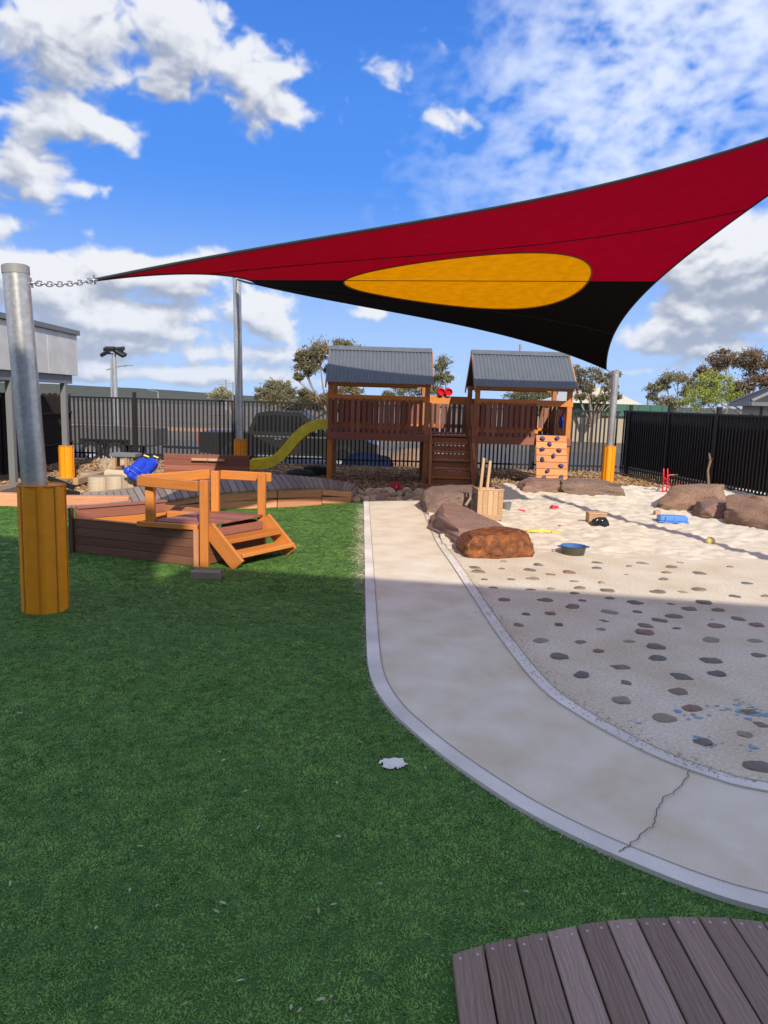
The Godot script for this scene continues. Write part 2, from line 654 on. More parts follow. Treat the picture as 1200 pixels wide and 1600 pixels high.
func density(az: float, el: float, inside: float) -> float:
	var mass := 0.0
	if inside < 1.0: mass = 0.66 + wide_noise.get_noise_2d(az, el * 2.0) * 1.1 - el * 0.003
	if inside > 0.0: mass = lerpf(mass, blob_sum(az, el), inside)
	if mass < 0.05: return -0.3
	var x := az + wisp_noise.get_noise_2d(az * 0.6, el + 60.0) * 1.5
	var y := (el + wisp_noise.get_noise_2d(az * 0.6 + 90.0, el) * 0.9) * 1.5
	return mass * 1.12 + shape_noise.get_noise_2d(x, y) * 0.82 + fine_noise.get_noise_2d(x, y) * 0.2 - 0.4


func sky_color(az: float, el: float) -> Color:
	var blue := Color(0.4, 0.58, 0.88).lerp(Color(0.085, 0.28, 0.82), smoothstep(0.0, 17.0, el)).lerp(Color(0.026, 0.118, 0.52), smoothstep(12.0, 42.0, el))
	if el < -1.0: return Color(0.16, 0.14, 0.12)
	var inside := (1.0 - smoothstep(38.0, 45.0, absf(az))) * (1.0 - smoothstep(38.0, 45.0, el))
	# high thin cloud, combed towards the upper right
	var along_c := (az - 18.0) * 0.74 + (el - 24.0) * 0.67
	var across := (el - 24.0) * 0.74 - (az - 18.0) * 0.67
	var veil := exp(-pow((along_c - 3.0) / 17.0, 2) - pow((across + 0.5) / 9.5, 2)) * 1.3 * inside
	if inside < 1.0: veil += (1.0 - inside) * clampf(0.95 + wide_noise.get_noise_2d(az * 0.7 + 300.0, el) * 0.9, 0.0, 1.25)
	if veil > 0.02:
		var bend := wide_noise.get_noise_2d(az * 5.0, el * 5.0) * 1.1
		var w := wisp_noise.get_noise_2d(along_c * 0.6 + 40.0, across * 0.95 + bend) * 0.5
		w += fine_noise.get_noise_2d(az * 0.75 + bend, el * 1.35) * 0.42
		w += shape_noise.get_noise_2d(az * 0.8 + 200.0, el * 1.1) * 0.45
		var a := clampf(veil * (0.66 + w * 1.05) - 0.1, 0.0, 1.0)
		blue = blue.lerp(Color(0.74, 0.81, 0.94), 0.86 * a * (1.6 - 0.6 * a) / 1.0 if a < 1.0 else 0.86)
	var d := density(az, el, inside)
	if d <= 0.0: return blue
	var up1 := density(az + 0.35, el + 0.8, inside)
	var up2 := density(az + 0.9, el + 2.2, inside)
	var lit := clampf(0.6 + (d - up1) * 0.85 + (d - up2) * 0.5 - d * 0.16, 0.0, 1.0)
	var low := 1.0 - smoothstep(0.0, 9.0, el)
	var c := Color(0.32, 0.365, 0.47).lerp(Color(0.77, 0.785, 0.82), lit * lit * (3.0 - 2.0 * lit))
	c = c.lerp(Color(0.5, 0.6, 0.8), low * 0.35)
	var cover := smoothstep(0.0, 0.5, d)
	cover *= clampf(1.0 + fine_noise.get_noise_2d(az * 1.6 + 30.0, el * 2.4) * 1.6 * (1.0 - cover), 0.0, 1.0)
	return blue.lerp(c, cover * 0.97)


func sky_image(blobs: Array) -> Image:
	blob_field.resize(368 * 185)
	for b in blobs:
		var i0 := maxi(0, int((b[0] - b[2] * 2.3 + 46.0) * 4.0))
		var i1 := mini(367, int((b[0] + b[2] * 2.3 + 46.0) * 4.0))
		var j0 := maxi(0, int((b[1] - b[3] * 2.3) * 4.0))
		var j1 := mini(184, int((b[1] + b[3] * 2.3) * 4.0))
		for j in range(j0, j1 + 1):
			for i in range(i0, i1 + 1):
				var dx: float = ((i / 4.0 - 46.0) - b[0]) / b[2]
				var dy: float = (j / 4.0 - b[1]) / b[3]
				var g := exp(-(dx * dx + dy * dy)) * float(b[4])
				var k := j * 368 + i
				blob_field[k] = blob_field[k] + g * (1.0 - 0.5 * minf(blob_field[k], 1.0))
	shape_noise.seed = 5
	shape_noise.frequency = 0.13
	shape_noise.fractal_octaves = 5
	fine_noise.seed = 6
	fine_noise.frequency = 0.62
	fine_noise.fractal_octaves = 4
	wisp_noise.seed = 7
	wisp_noise.frequency = 0.25
	wisp_noise.fractal_octaves = 5
	wide_noise.seed = 8
	wide_noise.frequency = 0.018
	wide_noise.fractal_octaves = 3
	var w := 1024
	var h := 512
	var data := PackedByteArray()
	data.resize(w * h * 3)
	for j in h:
		var el := 90.0 - (j + 0.5) * 180.0 / h
		for i in w:
			var az := (i + 0.5) * 360.0 / w
			if az > 180.0: az -= 360.0
			var c := sky_color(az, el)
			var s := c.linear_to_srgb()
			var k := (j * w + i) * 3
			data[k] = int(clampf(s.r, 0, 1) * 255.0)
			data[k + 1] = int(clampf(s.g, 0, 1) * 255.0)
			data[k + 2] = int(clampf(s.b, 0, 1) * 255.0)
	var im := Image.create_from_data(w, h, false, Image.FORMAT_RGB8, data)
	im.resize(4096, 2048, Image.INTERPOLATE_CUBIC)
	# the part of the sky in front, in full detail: -40..40 degrees around, 0..42 up
	var cw := 910
	var chh := 490
	var win := PackedByteArray()
	win.resize(cw * chh * 3)
	var j_top := 1024 - 480
	for j in chh:
		var el := 90.0 - (j_top + j + 0.5) * 180.0 / 2048.0
		for i in cw:
			var az := (i - cw / 2.0 + 0.5) * 360.0 / 4096.0
			var s := sky_color(az, el).linear_to_srgb()
			var k := (j * cw + i) * 3
			win[k] = int(clampf(s.r, 0, 1) * 255.0)
			win[k + 1] = int(clampf(s.g, 0, 1) * 255.0)
			win[k + 2] = int(clampf(s.b, 0, 1) * 255.0)
	var wi := Image.create_from_data(cw, chh, false, Image.FORMAT_RGB8, win)
	im.blit_rect(wi, Rect2i(cw / 2, 0, cw / 2, chh), Vector2i(0, j_top))
	im.blit_rect(wi, Rect2i(0, 0, cw / 2, chh), Vector2i(4096 - cw / 2, j_top))
	return im


# ---------------------------------------------------------------- the scene
func _ready() -> void:
	rng.seed = 2024
	# camera: eye height, tilted down a little and held slightly askew
	var cam := Camera3D.new()
	cam.name = "camera"
	add_child(cam)
	cam.position = Vector3(0, 1.65, 0)
	cam.basis = Basis(Vector3.RIGHT, -deg_to_rad(8.678)) * Basis(Vector3.BACK, 0.03)
	cam.fov = 70.12
	cam.near = 0.05
	cam.far = 2000.0
	cam.current = true
	# sky
	var env := Environment.new()
	env.background_mode = Environment.BG_SKY
	var sky := Sky.new()
	var pano := PanoramaSkyMaterial.new()
	var blobs := [
		[-24.4, 22.0, 5.2, 3.3, 0.72], [-20.9, 22.8, 3.2, 2.0, 0.63], [-22.6, 20.6, 2.7, 1.4, 0.54], [-18.3, 20.2, 3.5, 1.0, 0.59], [-15.9, 19.9, 2.5, 0.7, 0.54], [-14.1, 25.1, 3.3, 1.0, 0.69],
		[-15.0, 23.2, 2.8, 2.1, 0.59], [-12.6, 22.3, 3.4, 2.4, 0.74], [-9.3, 20.7, 3.1, 1.9, 0.77], [-6.9, 19.6, 1.7, 1.0, 0.66], [-7.2, 22.1, 1.6, 0.6, 0.47],
		[-24.6, 17.4, 3.5, 1.2, 0.73], [-21.1, 17.2, 2.7, 1.4, 0.82], [-25.9, 14.4, 3.3, 1.9, 0.82], [-24.8, 13.0, 1.9, 0.9, 0.69], [-21.6, 13.6, 1.7, 0.6, 0.73], [-24.5, 11.2, 2.8, 1.0, 0.77], [-26.9, 10.7, 1.6, 0.7, 0.69],
		[-25.0, 8.2, 4.7, 1.5, 0.86], [-19.6, 9.0, 3.9, 1.0, 0.86], [-15.2, 8.7, 3.5, 1.0, 0.69], [-23.0, 6.2, 5.1, 1.2, 0.82], [-19.3, 5.1, 4.3, 1.0, 0.82], [-17.4, 11.0, 0.9, 0.3, 0.43],
		[-11.1, 6.0, 3.1, 1.2, 0.82], [-8.7, 4.8, 2.7, 1.0, 0.77], [-21.5, 3.3, 6.2, 1.0, 0.77], [-13.4, 3.1, 5.5, 0.8, 0.77], [-5.3, 3.0, 3.9, 0.8, 0.60], [-17.1, 1.2, 7.0, 0.6, 0.65], [-6.2, 1.1, 4.7, 0.5, 0.60],
		[-14.8, 7.5, 2.0, 0.6, 0.60], [-0.9, 6.5, 2.3, 0.6, 0.65], [4.6, 1.9, 3.5, 0.7, 0.65],
		[0.2, 22.2, 2.3, 1.9, 0.82], [3.4, 19.7, 2.5, 0.9, 0.69], [-1.4, 22.8, 1.4, 0.8, 0.60], [23.1, 10.5, 5.1, 2.4, 0.95], [25.7, 7.9, 3.9, 2.1, 0.95], [21.8, 6.3, 4.7, 1.3, 0.86], [18.6, 4.5, 2.3, 0.7, 0.77],
		[24.1, 4.1, 4.7, 0.8, 0.82], [19.1, 2.7, 3.1, 0.6, 0.73], [28.1, 11.0, 4.7, 3.2, 0.95], [10.5, 0.6, 3.9, 0.6, 0.52],
		[-23.8, 7.5, 5.0, 1.4, 0.7], [-17.0, 8.9, 4.0, 1.0, 0.6], [-20.5, 5.3, 4.5, 1.0, 0.7], [-14.8, 4.5, 4.0, 0.9, 0.6], [-10.1, 6.8, 2.6, 1.1, 0.7], [-22.8, 1.6, 6.0, 0.8, 0.7], [-12.0, 1.8, 7.0, 0.6, 0.7], [-7.7, 3.5, 4.0, 0.8, 0.7], [-12.4, 10.3, 2.5, 0.6, 0.5], [25.4, 11.5, 4.0, 2.0, 0.8], [18.9, 5.2, 3.0, 1.0, 0.7],
		[-31.5, 12.1, 4.7, 3.2, 0.77], [-32.9, 5.0, 6.2, 2.4, 0.77], [33.9, 6.0, 6.2, 2.4, 0.77], [33.5, 15.2, 4.7, 2.4, 0.69],
	]
	pano.panorama = ImageTexture.create_from_image(sky_image(blobs))
	sky.sky_material = pano
	env.sky = sky
	env.background_energy_multiplier = 0.77
	env.tonemap_mode = Environment.TONE_MAPPER_LINEAR
	env.tonemap_exposure = 1.5
	env.sdfgi_enabled = true
	env.ssao_enabled = true
	env.ssil_enabled = true
	var we := WorldEnvironment.new()
	we.name = "environment"
	we.environment = env
	add_child(we)
	# sun: behind and to the right, 35 degrees up
	var sun := DirectionalLight3D.new()
	sun.name = "sun"
	add_child(sun)
	var elev := deg_to_rad(35.0)
	var toward := Vector3(-0.309 * cos(elev), -sin(elev), -0.951 * cos(elev))
	sun.basis = Basis.looking_at(toward.normalized(), Vector3.UP)
	sun.light_energy = 1.15
	sun.light_color = Color(1.0, 0.95, 0.87)
	sun.light_angular_distance = 0.5
	sun.shadow_enabled = true

	make_materials()
	build_ground()
	build_fences()
	build_surroundings()
	build_carport()
	build_near_building()
	build_play_fort()
	build_boardwalk()
	build_platform()
	build_shade_sail()
	build_near_deck()
	build_rocks()
	build_sand_toys()
	build_garden_bed()
	build_trees()
	build_ground_cover()


# ---------------------------------------------------------------- ground
var path_left := []       # outer edge of the left border band, from far to near
var path_left_in := []
var path_right := []
var path_right_out := []


func edge_x(line: Array, z: float) -> float:
	for i in line.size() - 1:
		if (line[i].y <= z and line[i + 1].y >= z): return lerpf(line[i].x, line[i + 1].x, (z - line[i].y) / (line[i + 1].y - line[i].y + 1e-6))
	return line[0].x if z < line[0].y else line[-1].x


func offset_line(line: Array, by: float) -> Array:
	var out := []
	for i in line.size():
		var t: Vector2 = (line[mini(i + 1, line.size() - 1)] - line[maxi(i - 1, 0)]).normalized()
		out.append(line[i] + Vector2(-t.y, t.x) * by)
	return out


func big_sheet(called: String, z0: float, y0: float, z1: float, y1: float, mat: Material, x := 420.0) -> void:
	var st := begin()
	quad(st, Vector3(-x, y0, z0), Vector3(x, y0, z0), Vector3(x, y1, z1), Vector3(-x, y1, z1), Vector3.UP)
	structure(called, st.commit(), mat)


func sand_height(x: float, z: float) -> float:
	# the sand thins out towards the stone paving and is heaped against the rocks at the back
	var n := fine_noise.get_noise_2d(x * 2.2, z * 2.2) * 0.022 + fine_noise.get_noise_2d(x * 6.5, z * 6.5 + 40.0) * 0.034 + fine_noise.get_noise_2d(x * 15.0, z * 15.0 + 90.0) * 0.012 + shape_noise.get_noise_2d(x * 5.0, z * 5.0) * 0.02
	var h := 0.03 + n + 0.09 * smoothstep(-12.0, -13.2, z) + 0.05 * smoothstep(4.2, 5.4, x)
	h -= 0.075 * smoothstep(-8.15, -7.35, z)
	return h + 0.03


func build_ground() -> void:
	big_sheet("ground", 60.0, -0.06, -18.6, -0.06, M.dirt)
	big_sheet("gravel_verge", -18.6, -0.06, -20.4, -0.45, M.dirt)
	big_sheet("road", -20.4, -0.45, -34.0, -0.45, M.asphalt)
	big_sheet("gravel_ground", -34.0, -0.45, -560.0, -0.45, M.dirt)
	var st := begin()
	quad(st, Vector3(-60, -0.44, -42), Vector3(2, -0.44, -42), Vector3(2, -0.44, -47), Vector3(-60, -0.44, -47), Vector3.UP)
	structure("clay_ground", st.commit(), M.clay)
	# a low far ridge all along the horizon
	st = begin()
	st.set_smooth_group(0)
	var hn := FastNoiseLite.new()
	hn.seed = 3
	hn.frequency = 0.006
	hn.fractal_octaves = 4
	for layer in 3:
		var z := -190.0 - 90.0 * layer
		for i in 120:
			var x0 := -420.0 + i * 7.0
			var h0 := 0.9 + layer * 0.9 + hn.get_noise_2d(x0, layer * 90.0) * 1.6 + 2.4 * smoothstep(-60.0, -190.0, x0) * (layer * 0.5)
			var h1 := 0.9 + layer * 0.9 + hn.get_noise_2d(x0 + 7.0, layer * 90.0) * 1.6 + 2.4 * smoothstep(-60.0, -190.0, x0 + 7.0) * (layer * 0.5)
			quad(st, Vector3(x0, -0.5, z + 30), Vector3(x0 + 7, -0.5, z + 30), Vector3(x0 + 7, h1, z), Vector3(x0, h0, z), Vector3(0, 0.3, 1))
			quad(st, Vector3(x0, -0.5, z - 60), Vector3(x0 + 7, -0.5, z - 60), Vector3(x0 + 7, h1, z), Vector3(x0, h0, z), Vector3(0, 0.3, -1))
	structure("hills", st.commit(), M.hill)

	# mulch under the play fort and in the garden bed
	var mulch := field(-8.0, 7.2, -18.5, -10.2, 0.14, func(x: float, z: float) -> float: return -0.01 + fine_noise.get_noise_2d(x * 2.0, z * 2.0) * 0.03 + 0.05 * smoothstep(1.5, 3.0, x) * smoothstep(-13.0, -13.8, z))
	structure("mulch_ground", mulch, M.mulch)

	# concrete path with a border band on either side
	var left := [Vector2(-0.37, -12.085), Vector2(-0.327, -11.416), Vector2(-0.231, -8.704), Vector2(-0.164, -6.751), Vector2(-0.098, -4.884), Vector2(-0.069, -4.281), Vector2(-0.023, -3.939), Vector2(0.059, -3.648), Vector2(0.161, -3.417), Vector2(0.326, -3.108), Vector2(0.558, -2.757), Vector2(0.762, -2.531), Vector2(0.949, -2.371), Vector2(1.122, -2.246), Vector2(1.295, -2.161), Vector2(1.713, -2.017)]
	path_left = spline(left, 5)
	path_left_in = offset_line(path_left, -0.085)
	var right := [Vector2(0.581, -12.297), Vector2(0.581, -10.926), Vector2(0.614, -8.435), Vector2(0.695, -7.129), Vector2(0.76, -5.961), Vector2(0.819, -4.969), Vector2(0.913, -4.056), Vector2(1.045, -3.638), Vector2(1.251, -3.255), Vector2(1.458, -3.028), Vector2(1.679, -2.905), Vector2(2.267, -2.773)]
	path_right = spline(right, 6)
	path_right_out = offset_line(path_right, -0.085)
	# the same number of points along both edges
	var inner := []
	var outer := []
	for i in 61:
		inner.append(sample(path_left_in, i / 60.0))
		outer.append(sample(path_right, i / 60.0))
	structure("path", ribbon(inner, outer, 0.044), M.path)
	structure("path_border", ribbon(path_left, path_left_in, 0.05, 0.06), M.band)
	structure("path_border", ribbon(path_right, path_right_out, 0.05, 0.06), M.band)
	for line in [path_left_in, path_right, path_right_out]:
		# the open joint between band and slab
		structure("path_joint", ribbon(offset_line(line, 0.0025), offset_line(line, -0.0025), 0.0525), M.joint)
	var crack := []
	var cl := [Vector2(1.402, -3.058), Vector2(1.333, -2.957), Vector2(1.289, -2.903), Vector2(1.236, -2.851), Vector2(1.197, -2.824), Vector2(1.16, -2.761), Vector2(1.124, -2.705), Vector2(1.083, -2.624), Vector2(1.027, -2.572), Vector2(0.988, -2.522), Vector2(0.933, -2.477), Vector2(0.891, -2.441)]
	var wobble := spline(cl, 4)
	for i in wobble.size(): wobble[i] += Vector2(rng.randf_range(-1, 1), rng.randf_range(-1, 1)) * 0.006
	structure("path_crack", ribbon(offset_line(wobble, 0.0022), offset_line(wobble, -0.0022), 0.054), M.crack)

	# stone-studded paving to the right of the path, sand beyond it
	var paving := PackedVector2Array()
	for p in path_right_out:
		if p.y > -8.6: paving.append(p)
	paving.append(Vector2(9.0, -2.2))
	paving.append(Vector2(9.0, -8.6))
	var pav := structure("stone_paving", sheet(paving, 0.04), M.paving)
	var spots := [
		Vector2(0.935, -6.89), Vector2(1.177, -7.054), Vector2(1.253, -7.376), Vector2(0.92, -7.075), Vector2(0.951, -6.592), Vector2(0.987, -6.299), Vector2(1.024, -5.892), Vector2(1.412, -6.672), Vector2(1.452, -7.035), Vector2(1.59, -7.275), Vector2(1.206, -6.623), Vector2(1.311, -6.271), Vector2(1.507, -6.315), Vector2(1.368, -5.929),
		Vector2(1.125, -5.489), Vector2(1.02, -5.207), Vector2(1.327, -5.526), Vector2(1.109, -4.859), Vector2(1.167, -4.54), Vector2(1.224, -4.218), Vector2(1.619, -6.872), Vector2(1.83, -6.977), Vector2(1.79, -6.622), Vector2(1.772, -6.367), Vector2(1.685, -6.186), Vector2(1.552, -5.742), Vector2(1.683, -5.944), Vector2(2.034, -6.58), Vector2(2.006, -6.307),
		Vector2(2.165, -7.209), Vector2(2.249, -7.479), Vector2(1.941, -6.051), Vector2(1.814, -5.627), Vector2(1.706, -5.383), Vector2(1.325, -5.236), Vector2(1.383, -4.857), Vector2(1.459, -4.673), Vector2(1.612, -5.158), Vector2(2.046, -5.651), Vector2(2.126, -5.934), Vector2(2.385, -6.968), Vector2(2.532, -7.341), Vector2(2.737, -7.514), Vector2(2.453, -6.315),
		Vector2(2.143, -5.442), Vector2(1.985, -5.284), Vector2(1.92, -5.114), Vector2(1.735, -4.902), Vector2(1.889, -4.798), Vector2(1.811, -4.571), Vector2(1.51, -4.388), Vector2(1.466, -4.127), Vector2(1.353, -3.855), Vector2(2.302, -5.557), Vector2(2.424, -5.927), Vector2(2.686, -6.802), Vector2(2.824, -7.102), Vector2(2.691, -6.342),
		Vector2(2.523, -5.789), Vector2(2.199, -5.244), Vector2(2.881, -6.451), Vector2(2.978, -7.371), Vector2(3.162, -7.601), Vector2(3.169, -7.118), Vector2(2.733, -5.999), Vector2(2.747, -5.776), Vector2(2.542, -5.338), Vector2(2.343, -4.984), Vector2(2.154, -4.553), Vector2(1.844, -4.256), Vector2(1.734, -4.015), Vector2(1.711, -3.78),
		Vector2(1.511, -3.639), Vector2(1.597, -3.374), Vector2(3.101, -6.239), Vector2(2.802, -5.54), Vector2(2.871, -5.385), Vector2(2.659, -4.999), Vector2(2.537, -4.692), Vector2(2.086, -4.317), Vector2(2.005, -3.751), Vector2(1.999, -3.596), Vector2(1.852, -3.472), Vector2(1.757, -3.141), Vector2(3.462, -6.749), Vector2(3.388, -6.271), Vector2(3.626, -7.455),
	]
	var stone_m := []
	for c in [Color(0.27, 0.21, 0.16), Color(0.23, 0.19, 0.155), Color(0.31, 0.19, 0.155), Color(0.18, 0.175, 0.17), Color(0.36, 0.31, 0.25)]: stone_m.append(coarse(textured((c as Color).linear_to_srgb(), 0.6, M.soft_tex, Vector3.ONE * 6.0, null, 1.0, true), M.soft_tex, 2.0))
	var stone_mesh := []
	for k in 6: stone_mesh.append(rock_mesh(Vector3(1, 1, 1), 300 + k, 4, 0.09, 6, 0.3))
	for i in spots.size():
		var s := rng.randf_range(0.034, 0.076)
		var b := Basis(Vector3.UP, rng.randf_range(-0.5, 0.5)).scaled_local(Vector3(s * 2.0, rng.randf_range(0.026, 0.042), s * 1.6))
		part("stone", stone_mesh[i % 6], stone_m[(i * 7) % 5], pav, Transform3D(b, Vector3(spots[i].x, rng.randf_range(0.018, 0.024), spots[i].y)))
	# flaked blue paint on the paving
	for p in [[Vector2(1.615, -3.732), 0.05], [Vector2(1.702, -3.66), 0.05], [Vector2(1.351, -3.575), 0.035], [Vector2(1.984, -3.766), 0.08], [Vector2(1.988, -3.849), 0.05], [Vector2(2.032, -3.737), 0.07], [Vector2(1.913, -3.786), 0.04], [Vector2(2.085, -3.725), 0.07], [Vector2(1.595, -3.421), 0.04], [Vector2(1.633, -3.349), 0.04], [Vector2(1.83, -3.329), 0.04], [Vector2(2.728, -5.756), 0.05], [Vector2(2.58, -5.501), 0.04], [Vector2(2.022, -3.92), 0.03], [Vector2(1.961, -3.662), 0.04], [Vector2(1.812, -3.82), 0.025]]:
		for k in 5:
			var pts := PackedVector2Array()
			var c: Vector2 = p[0] + Vector2(rng.randf_range(-1, 1), rng.randf_range(-0.7, 0.7)) * float(p[1]) * (0.0 if k == 0 else 1.5)
			var r: float = p[1] * (0.75 if k == 0 else rng.randf_range(0.12, 0.35))
			for a in 13: pts.append(c + Vector2(cos(a * TAU / 13), sin(a * TAU / 13) * 0.7) * r * rng.randf_range(0.35, 1.0))
			part("paint_stain", sheet(pts, 0.0425 + 0.0004 * k), M.paint_a if rng.randf() < 0.55 else M.paint_b, pav)

	var sand := field(0.5, 7.4, -13.9, -7.2, 0.036, func(x: float, z: float) -> float: return sand_height(x, z) if x > edge_x(path_right_out, z) - 0.03 and z > -12.1 - 1.7 * smoothstep(1.4, 2.3, x) + fine_noise.get_noise_2d(x * 3.0, z * 3.0) * 0.25 else NAN)
	structure("sand", sand, M.sand)

	# artificial turf
	var turf := PackedVector2Array()
	for p in path_left: turf.append(p + Vector2(0.04, 0))
	for p in [Vector2(3.5, -1.2), Vector2(3.5, 3.0), Vector2(-12, 3.0), Vector2(-12, -10.3), Vector2(-5.6, -10.3), Vector2(-4.5, -10.12), Vector2(-3.1, -10.15), Vector2(-2.39, -10.4), Vector2(-1.61, -10.75), Vector2(-0.99, -11.2), Vector2(-0.62, -11.5)]: turf.append(p)
	structure("artificial_turf", sheet(turf, 0.03), M.turf)


func sample(line: Array, f: float) -> Vector2:
	var total := 0.0
	for i in line.size() - 1: total += line[i].distance_to(line[i + 1])
	var want := f * total
	for i in line.size() - 1:
		var l: float = line[i].distance_to(line[i + 1])
		if want <= l: return line[i].lerp(line[i + 1], want / maxf(l, 1e-6))
		want -= l
	return line[-1]


# ---------------------------------------------------------------- fences
func fence(label: String, a: Vector3, b: Vector3, spacing: float, height: float, first_post := 0.0, bay := 2.4) -> void:
	var f := thing("picket_fence", label, "fence", a)
	var dir := (b - a).normalized()
	var length := a.distance_to(b)
	var yaw := -atan2(dir.z, dir.x)
	beam(f, "rail", M.black, a + Vector3(0, height - 0.03, 0), b + Vector3(0, height - 0.03, 0), 0.04, 0.04, Vector3.UP, 0.003)
	beam(f, "rail", M.black, a + Vector3(0, 0.2, 0), b + Vector3(0, 0.2, 0), 0.04, 0.04, Vector3.UP, 0.003)
	var n := int(length / spacing)
	var bar := box_mesh(Vector3(0.039, height - 0.09, 0.027), 0.002)
	for i in n:
		var p := a + dir * (i + 0.5) * spacing
		part("picket", bar, M.black, f, Transform3D(Basis(Vector3.UP, yaw), p + Vector3(0, 0.07 + (height - 0.09) * 0.5, 0)))
	var post := box_mesh(Vector3(0.075, height + 0.1, 0.075), 0.004)
	var cap := box_mesh(Vector3(0.085, 0.02, 0.085), 0.004)
	var d := first_post
	while d < length:
		var t := Transform3D(Basis(Vector3.UP, yaw), a + dir * d + Vector3(0, (height + 0.1) * 0.5, 0))
		var m := part("post", post, M.black, f, t)
		part("post_cap", cap, M.black, m, Transform3D(Basis(Vector3.UP, yaw), a + dir * d + Vector3(0, height + 0.111, 0)))
		d += bay


func build_fences() -> void:
	fence("black metal picket fence across the back of the playground", Vector3(-7.7, -0.02, -17.75), Vector3(5.72, 0.0, -18.05), 0.1, 1.57, 1.6, 2.42)
	fence("black metal picket fence along the right side behind the sand pit", Vector3(5.78, 0.0, -18.0), Vector3(7.35, 0.0, -8.2), 0.1, 1.6, 0.35, 1.75)
	fence("black metal picket fence on the left behind the carport posts", Vector3(-7.35, 0.0, -13.9), Vector3(-7.0, 0.0, -8.4), 0.1, 1.35, 0.02, 2.0)
	var s := thing("brushwood_screen", "dark brown brushwood screen fence beside the carport post", "fence", Vector3(-7.55, 0, -15.7))
	for i in 26:
		var z := -17.6 + i * 0.145
		part("brush_panel", rock_free_panel(i), M.brush, s, Transform3D(Basis(Vector3.UP, PI / 2 - 0.09), Vector3(-7.62 + (z + 17.6) * 0.09, 0.03, z)))
	for y in [0.45, 1.15]: beam(s, "rail", M.brush, Vector3(-7.57, y, -17.65), Vector3(-7.24, y, -13.95), 0.03, 0.05)
	var pv := thing("privacy_screen", "black woven privacy screen behind the right side fence", "screen", Vector3(6.6, 0, -13))
	for k in 6:
		var f0 := Vector3(5.84, 0.9, -18.0).lerp(Vector3(7.41, 0.9, -8.2), k / 6.0)
		var f1 := Vector3(5.84, 0.9, -18.0).lerp(Vector3(7.41, 0.9, -8.2), (k + 0.997) / 6.0)
		beam(pv, "cloth_panel", M.webbing, f0, f1, 0.006, 1.3, Vector3.UP, 0.0)
	# pale concrete strip under the right-hand fence
	var k := obj("fence_plinth", box_mesh(Vector3(9.9, 0.16, 0.14), 0.006), M.concrete, null, Transform3D(along(Vector3(5.86, 0.0, -18.0), Vector3(7.43, 0.0, -8.2)), Vector3(6.7, -0.02, -13.1)))
	tag(k, "pale concrete strip under the right side fence", "plinth")


func rock_free_panel(i: int) -> Mesh:
	# a ragged-topped bundle of brush
	var r := RandomNumberGenerator.new()
	r.seed = 900 + i
	var st := begin()
	for k in 7:
		var x := -0.075 + 0.0235 * k
		var h := 1.5 + r.randf_range(-0.06, 0.07)
		var p := []
		for c in 8: p.append(Vector3(x + 0.021 * (c & 1), h * ((c >> 1) & 1), -0.02 + 0.04 * ((c >> 2) & 1) + r.randf_range(-0.004, 0.004)))
		hexa_into(st, p, 0.003)
	return st.commit()


# ---------------------------------------------------------------- beyond the fence
func extrude(poly: PackedVector2Array, depth: float) -> Mesh:
	# poly in x, y; extruded along z, centred
	var st := begin()
	var idx := Geometry2D.triangulate_polygon(poly)
	for i in range(0, idx.size(), 3):
		for s in [1.0, -1.0]:
			var q := []
			for k in 3: q.append(Vector3(poly[idx[i + k]].x, poly[idx[i + k]].y, s * depth * 0.5))
			tri(st, q[0], q[1], q[2], Vector3(0, 0, s))
	var turn := 1.0 if Geometry2D.is_polygon_clockwise(poly) else -1.0
	for i in poly.size():
		var a := poly[i]
		var b := poly[(i + 1) % poly.size()]
		var out := Vector3(-(b.y - a.y), b.x - a.x, 0) * turn
		quad(st, Vector3(a.x, a.y, depth * 0.5), Vector3(b.x, b.y, depth * 0.5), Vector3(b.x, b.y, -depth * 0.5), Vector3(a.x, a.y, -depth * 0.5), out)
	return st.commit()


func wheel(parent: Node3D, at: Vector3, r: float, w: float) -> void:
	var prof := [Vector2(r * 0.6, -w * 0.5), Vector2(r * 0.93, -w * 0.5), Vector2(r, -w * 0.36), Vector2(r, w * 0.36), Vector2(r * 0.93, w * 0.5), Vector2(r * 0.6, w * 0.5)]
	var b := Basis(Vector3.RIGHT, PI / 2)
	var o := part("wheel", lathe(prof, 20), M.rubber, parent, Transform3D(b, at))
	part("rim", lathe([Vector2(0.0, -w * 0.3), Vector2(r * 0.3, -w * 0.32), Vector2(r * 0.61, -w * 0.42), Vector2(r * 0.61, w * 0.42), Vector2(r * 0.3, w * 0.32), Vector2(0.0, w * 0.3)], 16), M.chrome, o, Transform3D(b, at))


